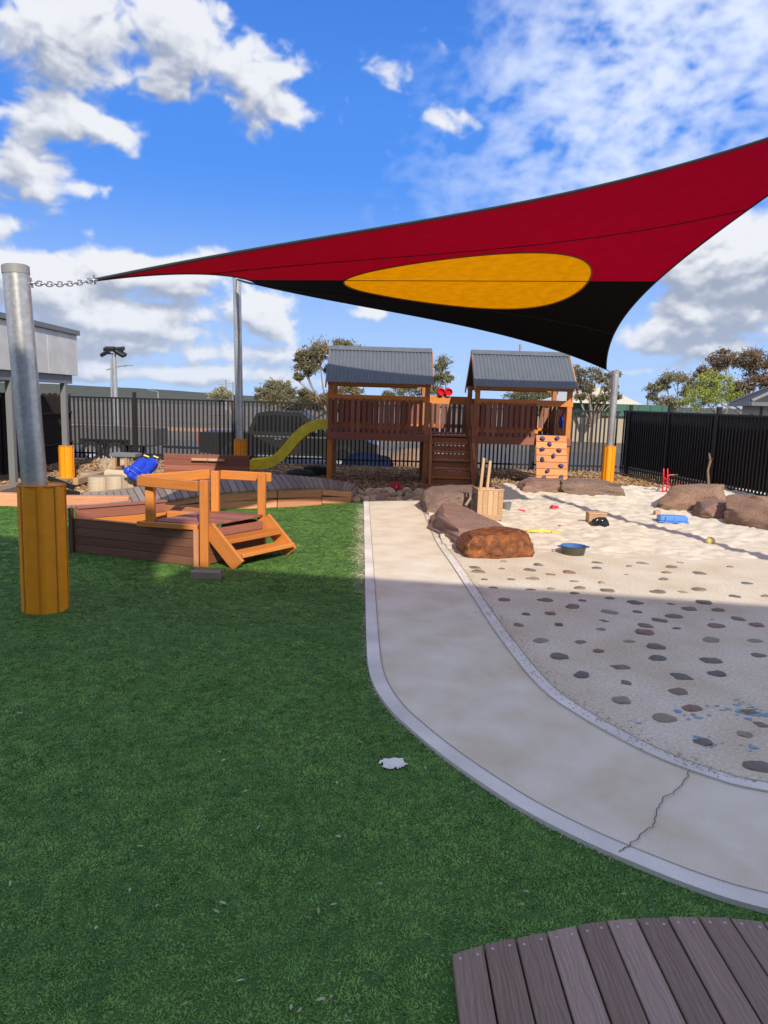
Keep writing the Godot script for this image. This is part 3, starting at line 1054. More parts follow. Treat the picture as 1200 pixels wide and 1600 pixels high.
func build_surroundings() -> void:
	# dark ute parked on the road, facing right
	var z := -22.6
	var c := thing("parked_ute", "dark grey double cab ute with chrome trim parked behind the fence and slide", "ute", Vector3(-2.9, -0.45, z))
	var body := extrude(PackedVector2Array([Vector2(-2.65, 0.42), Vector2(-2.65, 1.02), Vector2(-1.1, 1.05), Vector2(0.95, 1.04), Vector2(2.25, 0.94), Vector2(2.6, 0.78), Vector2(2.65, 0.42), Vector2(2.05, 0.36), Vector2(1.3, 0.36), Vector2(-1.1, 0.36), Vector2(-2.0, 0.36)]), 1.82)
	part("body", body, M.car, c, Transform3D(Basis(), Vector3(-2.9, -0.45, z)))
	part("cab", extrude(PackedVector2Array([Vector2(-1.25, 1.04), Vector2(-0.98, 1.62), Vector2(-0.6, 1.7), Vector2(0.35, 1.68), Vector2(1.2, 1.05)]), 1.5), M.car, c, Transform3D(Basis(), Vector3(-2.9, -0.45, z)))
	for s in [1.0, -1.0]:
		for w in [[-1.08, -0.25], [-0.17, 0.72]]:
			var top0: float = -0.9 if w[0] < -1.0 else w[0]
			var top1: float = w[1] if w[1] < 0.0 else 0.3
			part("window", extrude(PackedVector2Array([Vector2(w[0], 1.1), Vector2(top0, 1.56), Vector2(top1, 1.58), Vector2(w[1], 1.1)]), 0.02), M.glass, c, Transform3D(Basis(), Vector3(-2.9, -0.45, z + s * 0.752)))
		part("trim", box_mesh(Vector3(2.6, 0.035, 0.02), 0.003), M.chrome, c, Transform3D(Basis(), Vector3(-2.6, 0.5, z + s * 0.912)))
		part("side_step", box_mesh(Vector3(2.0, 0.06, 0.14), 0.01), M.chrome, c, Transform3D(Basis(), Vector3(-2.85, -0.08, z + s * 0.95)))
		part("tail_light", box_mesh(Vector3(0.05, 0.3, 0.14), 0.005), M.tail, c, Transform3D(Basis(), Vector3(-5.56, 0.36, z + s * 0.82)))
		part("mirror", box_mesh(Vector3(0.1, 0.16, 0.22), 0.02), M.chrome, c, Transform3D(Basis(), Vector3(-2.1, 0.72, z + s * 0.98)))
		part("door_handle", box_mesh(Vector3(0.2, 0.03, 0.03), 0.006), M.chrome, c, Transform3D(Basis(), Vector3(-3.2, 0.43, z + s * 0.922)))
		for x in [-1.62, 1.62]: wheel(c, Vector3(-2.9 + x, -0.07, z + s * 0.8), 0.39, 0.26)
	part("grille", box_mesh(Vector3(0.05, 0.26, 1.1), 0.01), M.chrome, c, Transform3D(Basis(), Vector3(-0.25, 0.22, z)))
	# box trailer on the road at the left
	var t := thing("box_trailer", "dark box trailer with pale wheel hubs parked behind the left fence", "trailer", Vector3(-8.6, -0.45, -23.2))
	for p in [[Vector3(-8.6, 0.32, -22.45), Vector3(2.9, 0.5, 0.05)], [Vector3(-8.6, 0.32, -23.95), Vector3(2.9, 0.5, 0.05)], [Vector3(-7.17, 0.32, -23.2), Vector3(0.05, 0.5, 1.45)], [Vector3(-10.03, 0.32, -23.2), Vector3(0.05, 0.5, 1.45)]]: block(t, "side_panel", M.car_grey, p[0], p[1])
	block(t, "floor_panel", M.car_grey, Vector3(-8.6, 0.06, -23.2), Vector3(2.8, 0.05, 1.44))
	beam(t, "drawbar", M.black, Vector3(-7.1, 0.0, -23.2), Vector3(-5.7, -0.02, -23.2), 0.08, 0.08)
	for s in [1.0, -1.0]:
		for x in [-9.0, -8.25]: wheel(t, Vector3(x, -0.14, -23.2 + s * 0.86), 0.31, 0.2)
		block(t, "mudguard", M.black, Vector3(-8.62, 0.22, -23.2 + s * 0.86), Vector3(1.5, 0.03, 0.24))
	# floodlight pole
	var fl := thing("floodlight_pole", "tall steel floodlight pole with four lamp heads behind the left fence", "floodlight", Vector3(-12.6, -0.45, -34.0))
	var top := Vector3(-12.556, 3.392, -34)
	tube(fl, "pole", M.steel, [Vector3(top.x + 0.05, -0.45, -34), top], [0.12, 0.095], 10)
	for q in [[Vector3(-0.34, -0.02, 0.1), 0.5], [Vector3(0.34, -0.02, 0.1), -0.5], [Vector3(-0.16, 0.16, 0.1), 0.0], [Vector3(0.2, 0.17, -0.1), 0.1]]:
		var h := part("lamp_head", box_mesh(Vector3(0.46, 0.16, 0.36), 0.02), M.black, fl, Transform3D(Basis(Vector3.BACK, q[1]) * Basis(Vector3.RIGHT, 0.3), top + q[0] + Vector3(0, 0.05, 0)))
		part("lens", box_mesh(Vector3(0.36, 0.02, 0.28), 0.004), M.zinc, h, Transform3D(Basis(Vector3.BACK, q[1]) * Basis(Vector3.RIGHT, 0.3), top + q[0] + Vector3(0, -0.02, 0.02)))
	tube(fl, "bracket", M.cap, [top + Vector3(-0.35, 0, 0.05), top + Vector3(0.35, 0, 0.05)], [0.03], 6)
	# street lamps and power poles, thin against the sky
	var sl := thing("street_lamp", "dark street lamp with a curved arm just behind the floodlight pole", "street lamp", Vector3(-22.462, 1.039, -60) * Vector3(1, 0, 1) + Vector3(0, -0.45, 0))
	var s0 := Vector3(-22.462, 1.039, -60)
	tube(sl, "pole", M.cap, [Vector3(s0.x, -0.45, -60), Vector3(-22.373, 4.363, -60)], [0.1, 0.07], 8)
	tube(sl, "arm", M.cap, [Vector3(-22.813, 3.436, -60), Vector3(-22.29, 3.604, -60), Vector3(-21.664, 3.775, -60), Vector3(-21.042, 3.844, -60)], [0.05], 6)
	part("lamp_head", box_mesh(Vector3(0.7, 0.09, 0.22), 0.02), M.cap, sl, Transform3D(Basis(), Vector3(-20.99, 3.846, -60)))
	for q in [[Vector3(-24.07, 1.321, -110), Vector3(-24.062, 4.046, -110), "thin dark power pole with a crossarm left of the middle sail pole", 1], [Vector3(-24.694, 1.33, -118), Vector3(-24.69, 3.852, -118), "thin dark power pole almost touching the middle sail pole", 1], [Vector3(-37.301, 1.169, -120), Vector3(-37.287, 1.992, -120), "short distant street lamp above the back fence, right of the floodlight", 2], [Vector3(12.584, 1.187, -70), Vector3(12.295, 7.238, -70), "slim dark pole rising behind the right playhouse roof", 0], [Vector3(19.464, 1.571, -55), Vector3(19.388, 3.589, -55), "slim dark pole left of the trees above the right fence corner", 0]]:
		var b: Vector3 = q[0]
		var u: Vector3 = q[1]
		var pp := thing("utility_pole", q[2], "pole", Vector3(b.x, -0.45, b.z))
		tube(pp, "pole", M.cap, [Vector3(b.x, -0.45, b.z), u], [0.13, 0.1], 6)
		if q[3] == 1: beam(pp, "crossarm", M.cap, u + Vector3(-1.2, -0.75, 0), u + Vector3(1.2, -0.55, 0), 0.12, 0.12)
		if q[3] == 2: tube(pp, "arm", M.cap, [u, u + Vector3(-0.9, 0.12, 0), u + Vector3(-1.7, 0.35, 0)], [0.06], 5)
		if q[3] == 0: tube(pp, "bracket", M.cap, [u + Vector3(-0.1, -0.4, 0), u + Vector3(0.25, -0.35, 0)], [0.04], 5)
	# shed with a green gutter wall and pale gable
	var sh := thing("green_shed", "long green steel shed with a pale gable roof beyond the fence corner", "shed", Vector3(16, -0.45, -48))
	block(sh, "wall", M.wall_tan, Vector3(12.5, 0.35, -48.0), Vector3(8.0, 1.6, 8.0))
	block(sh, "fascia", M.green_steel, Vector3(12.5, 1.5, -48.0), Vector3(8.3, 0.72, 8.4))
	var gp := Vector3(13.352, 2.932, -47)
	part("roof", extrude(PackedVector2Array([Vector2(-2.9, 0), Vector2(0, gp.y - 1.86), Vector2(2.6, 0)]), 6.0), M.zinc, sh, Transform3D(Basis(), Vector3(gp.x, 1.86, -49.0)))
	for k in 12: part("wall_rib", box_mesh(Vector3(0.05, 0.66, 0.05), 0.005), M.green_steel, sh, Transform3D(Basis(), Vector3(8.65 + k * 0.7, 1.5, -43.79)))
	# house with a dark hip roof at the right, turned a little
	var ho := thing("neighbouring_house", "house with a dark hipped roof and cream wall above the right fence", "house", Vector3(17, -0.3, -31))
	var hn := Vector3(13.286, 2, -27)
	var hx := Vector3(8.2, 0, 3.0).normalized()
	var hz := Vector3(3.0, 0, -8.2).normalized()
	var e := [hn, hn + hx * 11.0, hn + hx * 11.0 + hz * 8.5, hn + hz * 8.5, hn + hx * 4.2 + hz * 4.25 + Vector3(0, 2.1, 0), hn + hx * 6.8 + hz * 4.25 + Vector3(0, 2.1, 0)]
	var st := begin()
	quad(st, e[0], e[1], e[5], e[4], Vector3(0, 1, 1))
	quad(st, e[2], e[3], e[4], e[5], Vector3(0, 1, -1))
	tri(st, e[0], e[4], e[3], Vector3(-1, 1, 0))
	tri(st, e[1], e[5], e[2], Vector3(1, 1, 0))
	var rf := part("roof", st.commit(), M.tile, ho)
	for q in [[e[0], e[4]], [e[3], e[4]], [e[1], e[5]], [e[4], e[5]]]: tube(rf, "ridge_cap", M.post, [q[0] + Vector3(0, 0.03, 0), q[1] + Vector3(0, 0.03, 0)], [0.07], 6)
	for q in [[e[0], e[1]], [e[3], e[0]]]: beam(ho, "gutter", M.flashing, q[0] - Vector3(0, 0.07, 0), q[1] - Vector3(0, 0.07, 0), 0.12, 0.14)
	var hb := Basis(hx, Vector3.UP, -hz)
	var hm: Vector3 = hn + hx * 5.5 + hz * 4.25
	part("wall", box_mesh(Vector3(10.0, 2.3, 7.5), 0.01), M.render, ho, Transform3D(hb, Vector3(hm.x, hn.y - 1.25, hm.z)))
	var wm: Vector3 = hn + hx * 0.5 + hz * 4.6 + Vector3(-0.03, -1.0, 0)
	part("window", box_mesh(Vector3(0.06, 1.1, 1.8), 0.005), M.glass, ho, Transform3D(hb, wm))
	part("downpipe", box_mesh(Vector3(0.1, 2.0, 0.1), 0.01), M.flashing, ho, Transform3D(hb, hn + hx * 0.45 + hz * 0.9 + Vector3(0, -1.1, 0)))
	# a covered heap beyond the fence, seen under the left playhouse
	for q in [["blue_tarpaulin", M.navy, Vector3(-0.6, -0.45, -20.9), Vector3(1.7, 0.75, 1.0), 41, "crumpled dark blue tarpaulin on the ground behind the fence under the left playhouse", "tarpaulin"], ["soil_heap", M.soil, Vector3(0.95, -0.45, -22.0), Vector3(1.9, 0.85, 1.2), 42, "heap of orange soil behind the fence seen under the left playhouse", "soil heap"], ["soil_heap", M.dirt, Vector3(-0.1, -0.45, -23.3), Vector3(3.5, 0.7, 1.5), 43, "low grey soil heap behind the blue tarpaulin", "soil heap"]]:
		var o := obj(q[0], rock_mesh(q[3], q[4], 4, 0.06, 10, 0.3), q[1], null, Transform3D(Basis(), q[2] - Vector3(0, 0.1, 0)))
		tag(o, q[5], q[6])


# ---------------------------------------------------------------- buildings in the yard
func build_carport() -> void:
	var o := thing("carport", "pale grey clad awning roof on steel posts at the left edge", "awning", Vector3(-6.05, 0, -12.5))
	var x := -5.98
	# cladding sheets along the side that faces the yard, butted with open joints
	for k in 6:
		var z0 := -14.25 + k * 1.23
		block(o, "cladding_panel", M.cladding, Vector3(x, 2.33, z0 + 0.612), Vector3(0.03, 0.76, 1.222), 0.0, 0.003)
	for k in 4: block(o, "cladding_panel", M.cladding, Vector3(x - 0.6 - 1.2 * k - 0.02, 2.33, -14.25), Vector3(1.19, 0.76, 0.03), 0.0, 0.003)
	beam(o, "capping", M.flashing, Vector3(x - 0.01, 2.75, -14.3), Vector3(x - 0.01, 2.79, -6.8), 0.14, 0.09)
	beam(o, "capping", M.flashing, Vector3(x - 0.02, 2.751, -14.26), Vector3(x - 5.0, 2.751, -14.26), 0.1, 0.088)
	block(o, "soffit", M.render, Vector3(x - 2.56, 1.97, -10.7), Vector3(5.0, 0.03, 7.0))
	block(o, "roof_sheet", M.roof, Vector3(x - 2.56, 2.66, -10.6), Vector3(5.0, 0.04, 7.2))
	for q in [[-6.06, -13.82], [-6.06, -11.83], [-6.06, -8.6]]:
		block(o, "post", M.post, Vector3(q[0], 0.98, q[1]), Vector3(0.1, 1.95, 0.1))
	block(o, "beam", M.post, Vector3(-6.06, 1.87, -10.6), Vector3(0.09, 0.16, 7.0))
	pad("yellow foam pad wrapped round the square carport post", Vector3(-6.05, 0.02, -13.8), Vector3(0, 1, 0), 0.6, 0.135)
	var g := thing("eave_lamp", "grey drum lamp fitting under the awning eave at the left edge", "lamp", Vector3(-6.4, 1.7, -12.1))
	part("shade", lathe([Vector2(0.0, 0.0), Vector2(0.12, 0.01), Vector2(0.15, 0.06), Vector2(0.14, 0.14), Vector2(0.05, 0.2), Vector2(0.0, 0.2)], 18), M.zinc, g, Transform3D(Basis(), Vector3(-6.4, 1.76, -12.1)))


func build_near_building() -> void:
	# the centre's own building, behind the camera: its eaves shade the near half of the yard
	var o := thing("main_building", "tall rendered main building with a stepped roof behind the viewer", "building", Vector3(2, 0, 4))
	var dir := Vector3(-0.987, 0, -0.160)
	var nrm := Vector3(-dir.z, 0, dir.x)   # towards the yard is -nrm
	if nrm.z < 0: nrm = -nrm
	var yaw := -atan2(dir.z, dir.x)
	var e0 := Vector3(1.66, 0, 4.0)        # a point on the eave line
	for sec in [[-15.0, 0.0, 8.0], [0.0, 12.0, 8.6]]:
		var mid: float = (sec[0] + sec[1]) * 0.5
		var l: float = sec[1] - sec[0]
		var p: Vector3 = e0 + dir * mid
		part("roof", box_mesh(Vector3(l, 0.12, 8.0), 0.01), M.roof, o, Transform3D(Basis(Vector3.UP, yaw), p + nrm * 4.0 + Vector3(0, float(sec[2]) - 0.06, 0)))
		part("gutter", box_mesh(Vector3(l, 0.15, 0.12), 0.01), M.flashing, o, Transform3D(Basis(Vector3.UP, yaw), p + nrm * 0.061 + Vector3(0, float(sec[2]) - 0.2, 0)))
		part("wall", box_mesh(Vector3(l - 0.02, float(sec[2]) - 0.14, 0.25), 0.01), M.white_render, o, Transform3D(Basis(Vector3.UP, yaw), p + nrm * 0.75 + Vector3(0, (float(sec[2]) - 0.14) * 0.5, 0)))
		for k in 6:
			var wy := 1.7 if k < 3 else 5.4
			var wx := (k % 3 - 1) * 3.2
			var w := part("window", box_mesh(Vector3(1.6, 1.5, 0.06), 0.01), M.flashing, o, Transform3D(Basis(Vector3.UP, yaw), p + dir * wx + nrm * 0.61 + Vector3(0, wy, 0)))
			part("pane", box_mesh(Vector3(1.48, 1.38, 0.02), 0.002), M.glass, w, Transform3D(Basis(Vector3.UP, yaw), p + dir * wx + nrm * 0.575 + Vector3(0, wy, 0)))


# ---------------------------------------------------------------- play fort
func corrugated(length: float, run: float, rise: float, pitch := 0.076, amp := 0.011) -> Mesh:
	# ridges run down the slope; x along the eave from 0, slope from (0,0) to (rise, -run)
	var st := begin()
	var n := int(length / pitch * 6.0)
	var up := Vector3(0, run, rise).normalized()
	for i in n:
		var c := []
		for e in 2:
			var x := length * (i + e) / n
			var a := TAU * x / pitch
			var off := up * (sin(a) * amp)
			var nn := (up - Vector3.RIGHT * cos(a) * amp * TAU / pitch).normalized()
			c.append([Vector3(x, 0, 0) + off, nn])
			c.append([Vector3(x, rise, -run) + off, nn])
		smooth_tri(st, c[0], c[1], c[3])
		smooth_tri(st, c[0], c[3], c[2])
	return st.commit()


func playhouse(label: String, x0: float, x1: float, open_right: bool) -> void:
	var zf := -14.72
	var zb := -16.2
	var o := thing("playhouse", label, "playhouse", Vector3((x0 + x1) * 0.5, 0, (zf + zb) * 0.5), "timber playhouses on stilts")
	var l := x0 + 0.06
	var r := x1 - 0.1
	for x in [l, r]:
		for z in [zf - 0.05, zb + 0.05]: beam(o, "post", timber("orange" if (x == l or open_right) and z > -15.0 else "rust"), Vector3(x, -0.1, z), Vector3(x, 2.02, z), 0.095, 0.095, Vector3.RIGHT)
	# deck
	for z in [zf + 0.018, zb - 0.018]: beam(o, "bearer", timber("red"), Vector3(x0, 0.93, z), Vector3(x1 - 0.04, 0.93, z), 0.04, 0.15)
	for x in [x0 + 0.02, x1 - 0.08]: beam(o, "bearer", timber("red"), Vector3(x, 0.93, zf - 0.005), Vector3(x, 0.93, zb + 0.005), 0.04, 0.14)
	var n := 15
	for k in n:
		var z := zf - 0.05 - (k + 0.5) * (zf - zb - 0.1) / n
		beam(o, "deck_board", timber("brown"), Vector3(x0 + 0.05, 1.012, z), Vector3(x1 - 0.09, 1.012, z), 0.086, 0.022)
	# rails and slats, front and back
	var stop := r - 0.02 if not open_right else r - 0.6
	for z in [zf, zb]:
		var front: bool = z == zf
		var out := 1.0 if front else -1.0
		beam(o, "top_rail", timber("orange"), Vector3(l - 0.02, 1.69, z - 0.02 * out), Vector3(r + 0.02, 1.69, z - 0.02 * out), 0.045, 0.12)
		beam(o, "lower_rail", timber("orange"), Vector3(l, 1.12, z - 0.02 * out), Vector3(stop if front else r, 1.12, z - 0.02 * out), 0.045, 0.075)
		var x := l + 0.0
		while x < (stop if front else r + 0.02):
			beam(o, "slat", timber("red"), Vector3(x, 0.985 + rng.randf() * 0.01, z + 0.014 * out), Vector3(x, 1.665 + rng.randf() * 0.012, z + 0.014 * out), 0.073 if front else 0.09, 0.02, Vector3.BACK, 0.003)
			x += 0.1135
	# side panels
	for x in [x0, x1 - 0.06]:
		var slide_side: bool = x == x0 and not open_right
		var bridge_side: bool = (x == x0 and open_right) or (x != x0 and not open_right)
		if bridge_side: continue
		beam(o, "top_rail", timber("orange"), Vector3(x + 0.03, 1.69, zf - 0.1), Vector3(x + 0.03, 1.69, zb + 0.1), 0.045, 0.12)
		if slide_side:
			for z in [zf - 0.12, zf - 0.235, zf - 0.35, zb + 0.35, zb + 0.235, zb + 0.12]: beam(o, "slat", timber("red"), Vector3(x + 0.03, 0.99, z), Vector3(x + 0.03, 1.66, z), 0.02, 0.073, Vector3.BACK, 0.003)
		else:
			for k in 11: beam(o, "slat", timber("red"), Vector3(x + 0.03, 0.99, zf - 0.14 - k * 0.115), Vector3(x + 0.03, 1.66, zf - 0.14 - k * 0.115), 0.02, 0.073, Vector3.BACK, 0.003)
	# roof: eave beams, rafters, two corrugated slopes and a ridge cap
	var zm := (zf + zb) * 0.5
	for z in [zf - 0.02, zb + 0.02]: beam(o, "eave_beam", timber("orange"), Vector3(x0 + 0.0, 1.975, z), Vector3(x1 - 0.04, 1.975, z), 0.045, 0.09)
	for x in [x0 - 0.02, x1 + 0.0]:
		for s in [1.0, -1.0]: beam(o, "barge_board", timber("rust"), Vector3(x, 1.9, zm + s * 0.93), Vector3(x, 2.665, zm + s * 0.02), 0.022, 0.09)
	beam(o, "ridge_beam", timber("rust"), Vector3(x0, 2.63, zm), Vector3(x1 - 0.03, 2.63, zm), 0.04, 0.09)
	var front_slope := corrugated(x1 - x0 + 0.02, 0.92, 0.74)
	part("roof_sheet", front_slope, M.roof, o, Transform3D(Basis(), Vector3(x0 - 0.03, 1.985, zm + 0.92)))
	part("roof_sheet", front_slope, M.roof, o, Transform3D(Basis(Vector3.UP, PI), Vector3(x1 - 0.01, 1.985, zm - 0.92)))
	for s in [1.0, -1.0]: plank4(o, "ridge_cap", M.roof, Vector3(x0 - 0.035, 2.75, zm), Vector3(x0 - 0.035, 2.665, zm + s * 0.11), Vector3(x1 - 0.005, 2.665, zm + s * 0.11), Vector3(x1 - 0.005, 2.75, zm), 0.006, 0.0)


func build_play_fort() -> void:
	playhouse("left timber playhouse on stilts with slatted rails and the yellow slide", -1.2, 0.9, false)
	playhouse("right timber playhouse on stilts with the climbing wall at its front", 1.74, 3.74, true)
	# bridge between them
	var b := thing("bridge", "short slatted timber bridge joining the two playhouses above the stairs", "bridge", Vector3(1.3, 0, -15.9))
	beam(b, "top_rail", timber("orange"), Vector3(0.83, 1.7, -16.2), Vector3(1.77, 1.7, -16.2), 0.045, 0.17)
	beam(b, "lower_rail", timber("orange"), Vector3(0.83, 1.14, -16.2), Vector3(1.77, 1.14, -16.2), 0.045, 0.08)
	for k in 8: beam(b, "slat", timber("red"), Vector3(0.88 + k * 0.118, 1.0, -16.165), Vector3(0.88 + k * 0.118, 1.62, -16.165), 0.075, 0.02, Vector3.BACK, 0.003)
	for k in 6: beam(b, "deck_board", timber("brown"), Vector3(0.83, 1.0, -15.62 - k * 0.093), Vector3(1.7, 1.0, -15.62 - k * 0.093), 0.086, 0.022)
	beam(b, "bearer", timber("red"), Vector3(0.83, 0.9, -15.56), Vector3(1.7, 0.9, -15.56), 0.04, 0.16)
	# stairs
	var s := thing("timber_stairs", "steep closed timber stairs with six steps up to the bridge", "stairs", Vector3(1.32, 0, -14.9))
	var n := 6
	for k in n:
		var y0 := 0.0 + k * 0.162
		var z0 := -14.62 - k * 0.152
		beam(s, "riser", timber("rust"), Vector3(0.93, y0 + 0.06, z0 - 0.012), Vector3(1.72, y0 + 0.06, z0 - 0.012), 0.022, 0.1)
		beam(s, "tread", timber("orange" if k == 0 else "rust"), Vector3(0.93, y0 + 0.15, z0 - 0.075), Vector3(1.72, y0 + 0.15, z0 - 0.075), 0.19, 0.032)
	for x in [0.895, 1.755]:
		beam(s, "stringer", timber("orange" if x < 1.0 else "rust"), Vector3(x, -0.03, -14.52), Vector3(x, 1.03, -15.5), 0.045, 0.22)
		beam(s, "handrail", timber("rust"), Vector3(x, 0.5, -14.5), Vector3(x, 1.62, -15.2), 0.04, 0.075)
		beam(s, "handrail_post", timber("rust"), Vector3(x, -0.02, -14.47), Vector3(x, 0.56, -14.47), 0.045, 0.07, Vector3.BACK)
	# red toy binoculars on the bridge rail
	var t := thing("toy_binoculars", "red two-lobed toy binoculars on the bridge rail", "binoculars", Vector3(1.25, 1.785, -16.2))
	for sx in [-1.0, 1.0]:
		var lens := lathe([Vector2(0.0, -0.09), Vector2(0.045, -0.09), Vector2(0.05, -0.02), Vector2(0.075, 0.02), Vector2(0.082, 0.1), Vector2(0.07, 0.105), Vector2(0.055, 0.07), Vector2(0.0, 0.07)], 18)
		var bb := part("barrel", lens, M.red, t, Transform3D(Basis(Vector3.RIGHT, PI / 2 + 0.25) , Vector3(1.25 + sx * 0.082, 1.9, -16.18)))
		bb.name = "barrel" if sx < 0 else "barrel_001"
	block(t, "bridge_piece", M.red, Vector3(1.25, 1.86, -16.2), Vector3(0.07, 0.05, 0.1), 0.0, 0.012)
	tube(t, "stem", M.red, [Vector3(1.25, 1.785, -16.2), Vector3(1.25, 1.85, -16.2)], [0.03, 0.022], 10)
	# climbing wall
	var c := thing("climbing_wall", "orange plank climbing wall with purple holds leaning on the right playhouse", "climbing wall", Vector3(3.3, 0, -14.4))
	var tl := Vector3(2.99, 1.06, -14.66)
	var tr := Vector3(3.6, 1.06, -14.66)
	var bl := Vector3(2.98, 0.02, -14.28)
	var br := Vector3(3.6, 0.02, -14.28)
	var nm := (tr - tl).cross(bl - tl).normalized()
	if nm.z < 0: nm = -nm
	for k in 8:
		var f0 := (k + 0.02) / 8.0
		var f1 := (k + 0.98) / 8.0
		var p0 := bl.lerp(tl, (f0 + f1) * 0.5)
		var p1 := br.lerp(tr, (f0 + f1) * 0.5)
		beam(c, "plank", timber("orange"), p0, p1, 0.03, bl.distance_to(tl) * (f1 - f0), tl - bl, 0.004)
	for x in [3.03, 3.55]: beam(c, "brace", timber("rust"), Vector3(x, 0.0, -14.335), Vector3(x, 1.0, -14.70), 0.05, 0.05)
	for h in [[0.2, 0.93], [0.68, 0.94], [0.43, 0.83], [0.19, 0.73], [0.74, 0.72], [0.55, 0.61], [0.19, 0.54], [0.79, 0.43], [0.36, 0.33], [0.23, 0.2], [0.79, 0.22]]:
		var p: Vector3 = bl.lerp(tl, h[1]).lerp(br.lerp(tr, h[1]), h[0])
		var hold := rock_mesh(Vector3(0.105, 0.075, 0.08), 60 + int(h[0] * 100), 4, 0.05, 5, 0.2)
		part("hold", hold, M.hold, c, Transform3D(Basis(along(bl, br, nm)) * Basis(Vector3.UP, rng.randf() * TAU), p + nm * 0.005))
	# blue steering wheel toy inside the right playhouse
	var wht := thing("toy_steering_wheel", "small blue toy steering wheel on the right playhouse wall above the climbing wall", "toy wheel", Vector3(3.6, 1.3, -15.2))
	var ring := []
	for k in 20: ring.append(Vector3(3.6, 1.32 + 0.12 * sin(k * TAU / 20), -15.2 + 0.12 * cos(k * TAU / 20)))
	tube(wht, "rim", M.blue, ring, [0.016], 8, true)
	for k in 3: tube(wht, "spoke", M.blue, [Vector3(3.605, 1.32, -15.2), Vector3(3.605, 1.32 + 0.115 * sin(k * TAU / 3), -15.2 + 0.115 * cos(k * TAU / 3))], [0.012], 6)
	tube(wht, "axle", M.blue, [Vector3(3.59, 1.32, -15.2), Vector3(3.652, 1.32, -15.2)], [0.025], 8)
	# slide: floor and two sides swept along one curve
	var sl := thing("slide", "bright yellow curved plastic slide off the left playhouse", "slide", Vector3(-2.0, 0, -15.4))
	var curve := spline([Vector2(-1.16, 1.06), Vector2(-1.4, 1.055), Vector2(-1.62, 0.97), Vector2(-1.83, 0.78), Vector2(-2.0, 0.57), Vector2(-2.2, 0.36), Vector2(-2.45, 0.225), Vector2(-2.7, 0.19), Vector2(-2.86, 0.175)], 6)
	var zc := -15.42
	sl.add_child(sweep("chute_side", curve, zc + 0.235, 0.035, -0.04, 0.17, sl.position), true)
	sl.add_child(sweep("chute_side", curve, zc - 0.235, 0.035, -0.04, 0.17, sl.position), true)
	sl.add_child(sweep("chute_floor", curve, zc, 0.435, -0.025, 0.005, sl.position), true)
	block(sl, "foot", M.slide, Vector3(-2.8, 0.08, zc), Vector3(0.12, 0.15, 0.4), 0.0, 0.01)
	# tyres
	for q in [[Vector3(-1.72, 0.02, -14.75), "black rubber tyre lying flat just behind the boardwalk"], [Vector3(-1.5, 0.02, -15.75), "black rubber tyre lying flat nearest the left playhouse post"]]:
		var ty := obj("tyre", lathe([Vector2(0.15, 0.02), Vector2(0.24, 0.0), Vector2(0.27, 0.04), Vector2(0.275, 0.09), Vector2(0.27, 0.14), Vector2(0.24, 0.18), Vector2(0.15, 0.16), Vector2(0.135, 0.13), Vector2(0.2, 0.1), Vector2(0.135, 0.05), Vector2(0.15, 0.02)], 28), M.rubber, null, Transform3D(Basis(), q[0]))
		tag(ty, q[1], "tyre", "tyres under the slide")


func sweep(called: String, curve: Array, z: float, width: float, y0: float, y1: float, at: Vector3) -> MeshInstance3D:
	var st := begin()
	for i in curve.size() - 1:
		var c := []
		for e in 2:
			var p: Vector2 = curve[i + e]
			var t: Vector2 = (curve[mini(i + e + 1, curve.size() - 1)] - curve[maxi(i + e - 1, 0)]).normalized()
			var nn := Vector2(-t.y, t.x)
			if nn.y < 0: nn = -nn
			c.append([Vector3(p.x + nn.x * y0, p.y + nn.y * y0, z) - at, Vector3(p.x + nn.x * y1, p.y + nn.y * y1, z) - at, Vector3(nn.x, nn.y, 0)])
		var h := Vector3(0, 0, width * 0.5)
		var a: Array = c[0]
		var b: Array = c[1]
		smooth_tri(st, [a[1] + h, a[2]], [b[1] + h, b[2]], [b[1] - h, b[2]])
		smooth_tri(st, [a[1] + h, a[2]], [b[1] - h, b[2]], [a[1] - h, a[2]])
		smooth_tri(st, [a[0] + h, -a[2]], [b[0] + h, -b[2]], [b[0] - h, -b[2]])
		smooth_tri(st, [a[0] + h, -a[2]], [b[0] - h, -b[2]], [a[0] - h, -a[2]])
		quad(st, a[0] + h, b[0] + h, b[1] + h, a[1] + h, Vector3.BACK)
		quad(st, a[0] - h, b[0] - h, b[1] - h, a[1] - h, Vector3.FORWARD)
		if i == 0: quad(st, a[0] + h, a[1] + h, a[1] - h, a[0] - h, a[0] - b[0])
		if i == curve.size() - 2: quad(st, b[0] + h, b[1] + h, b[1] - h, b[0] - h, b[0] - a[0])
	var o := MeshInstance3D.new()
	o.name = called
	o.mesh = st.commit()
	o.material_override = M.slide
	return o


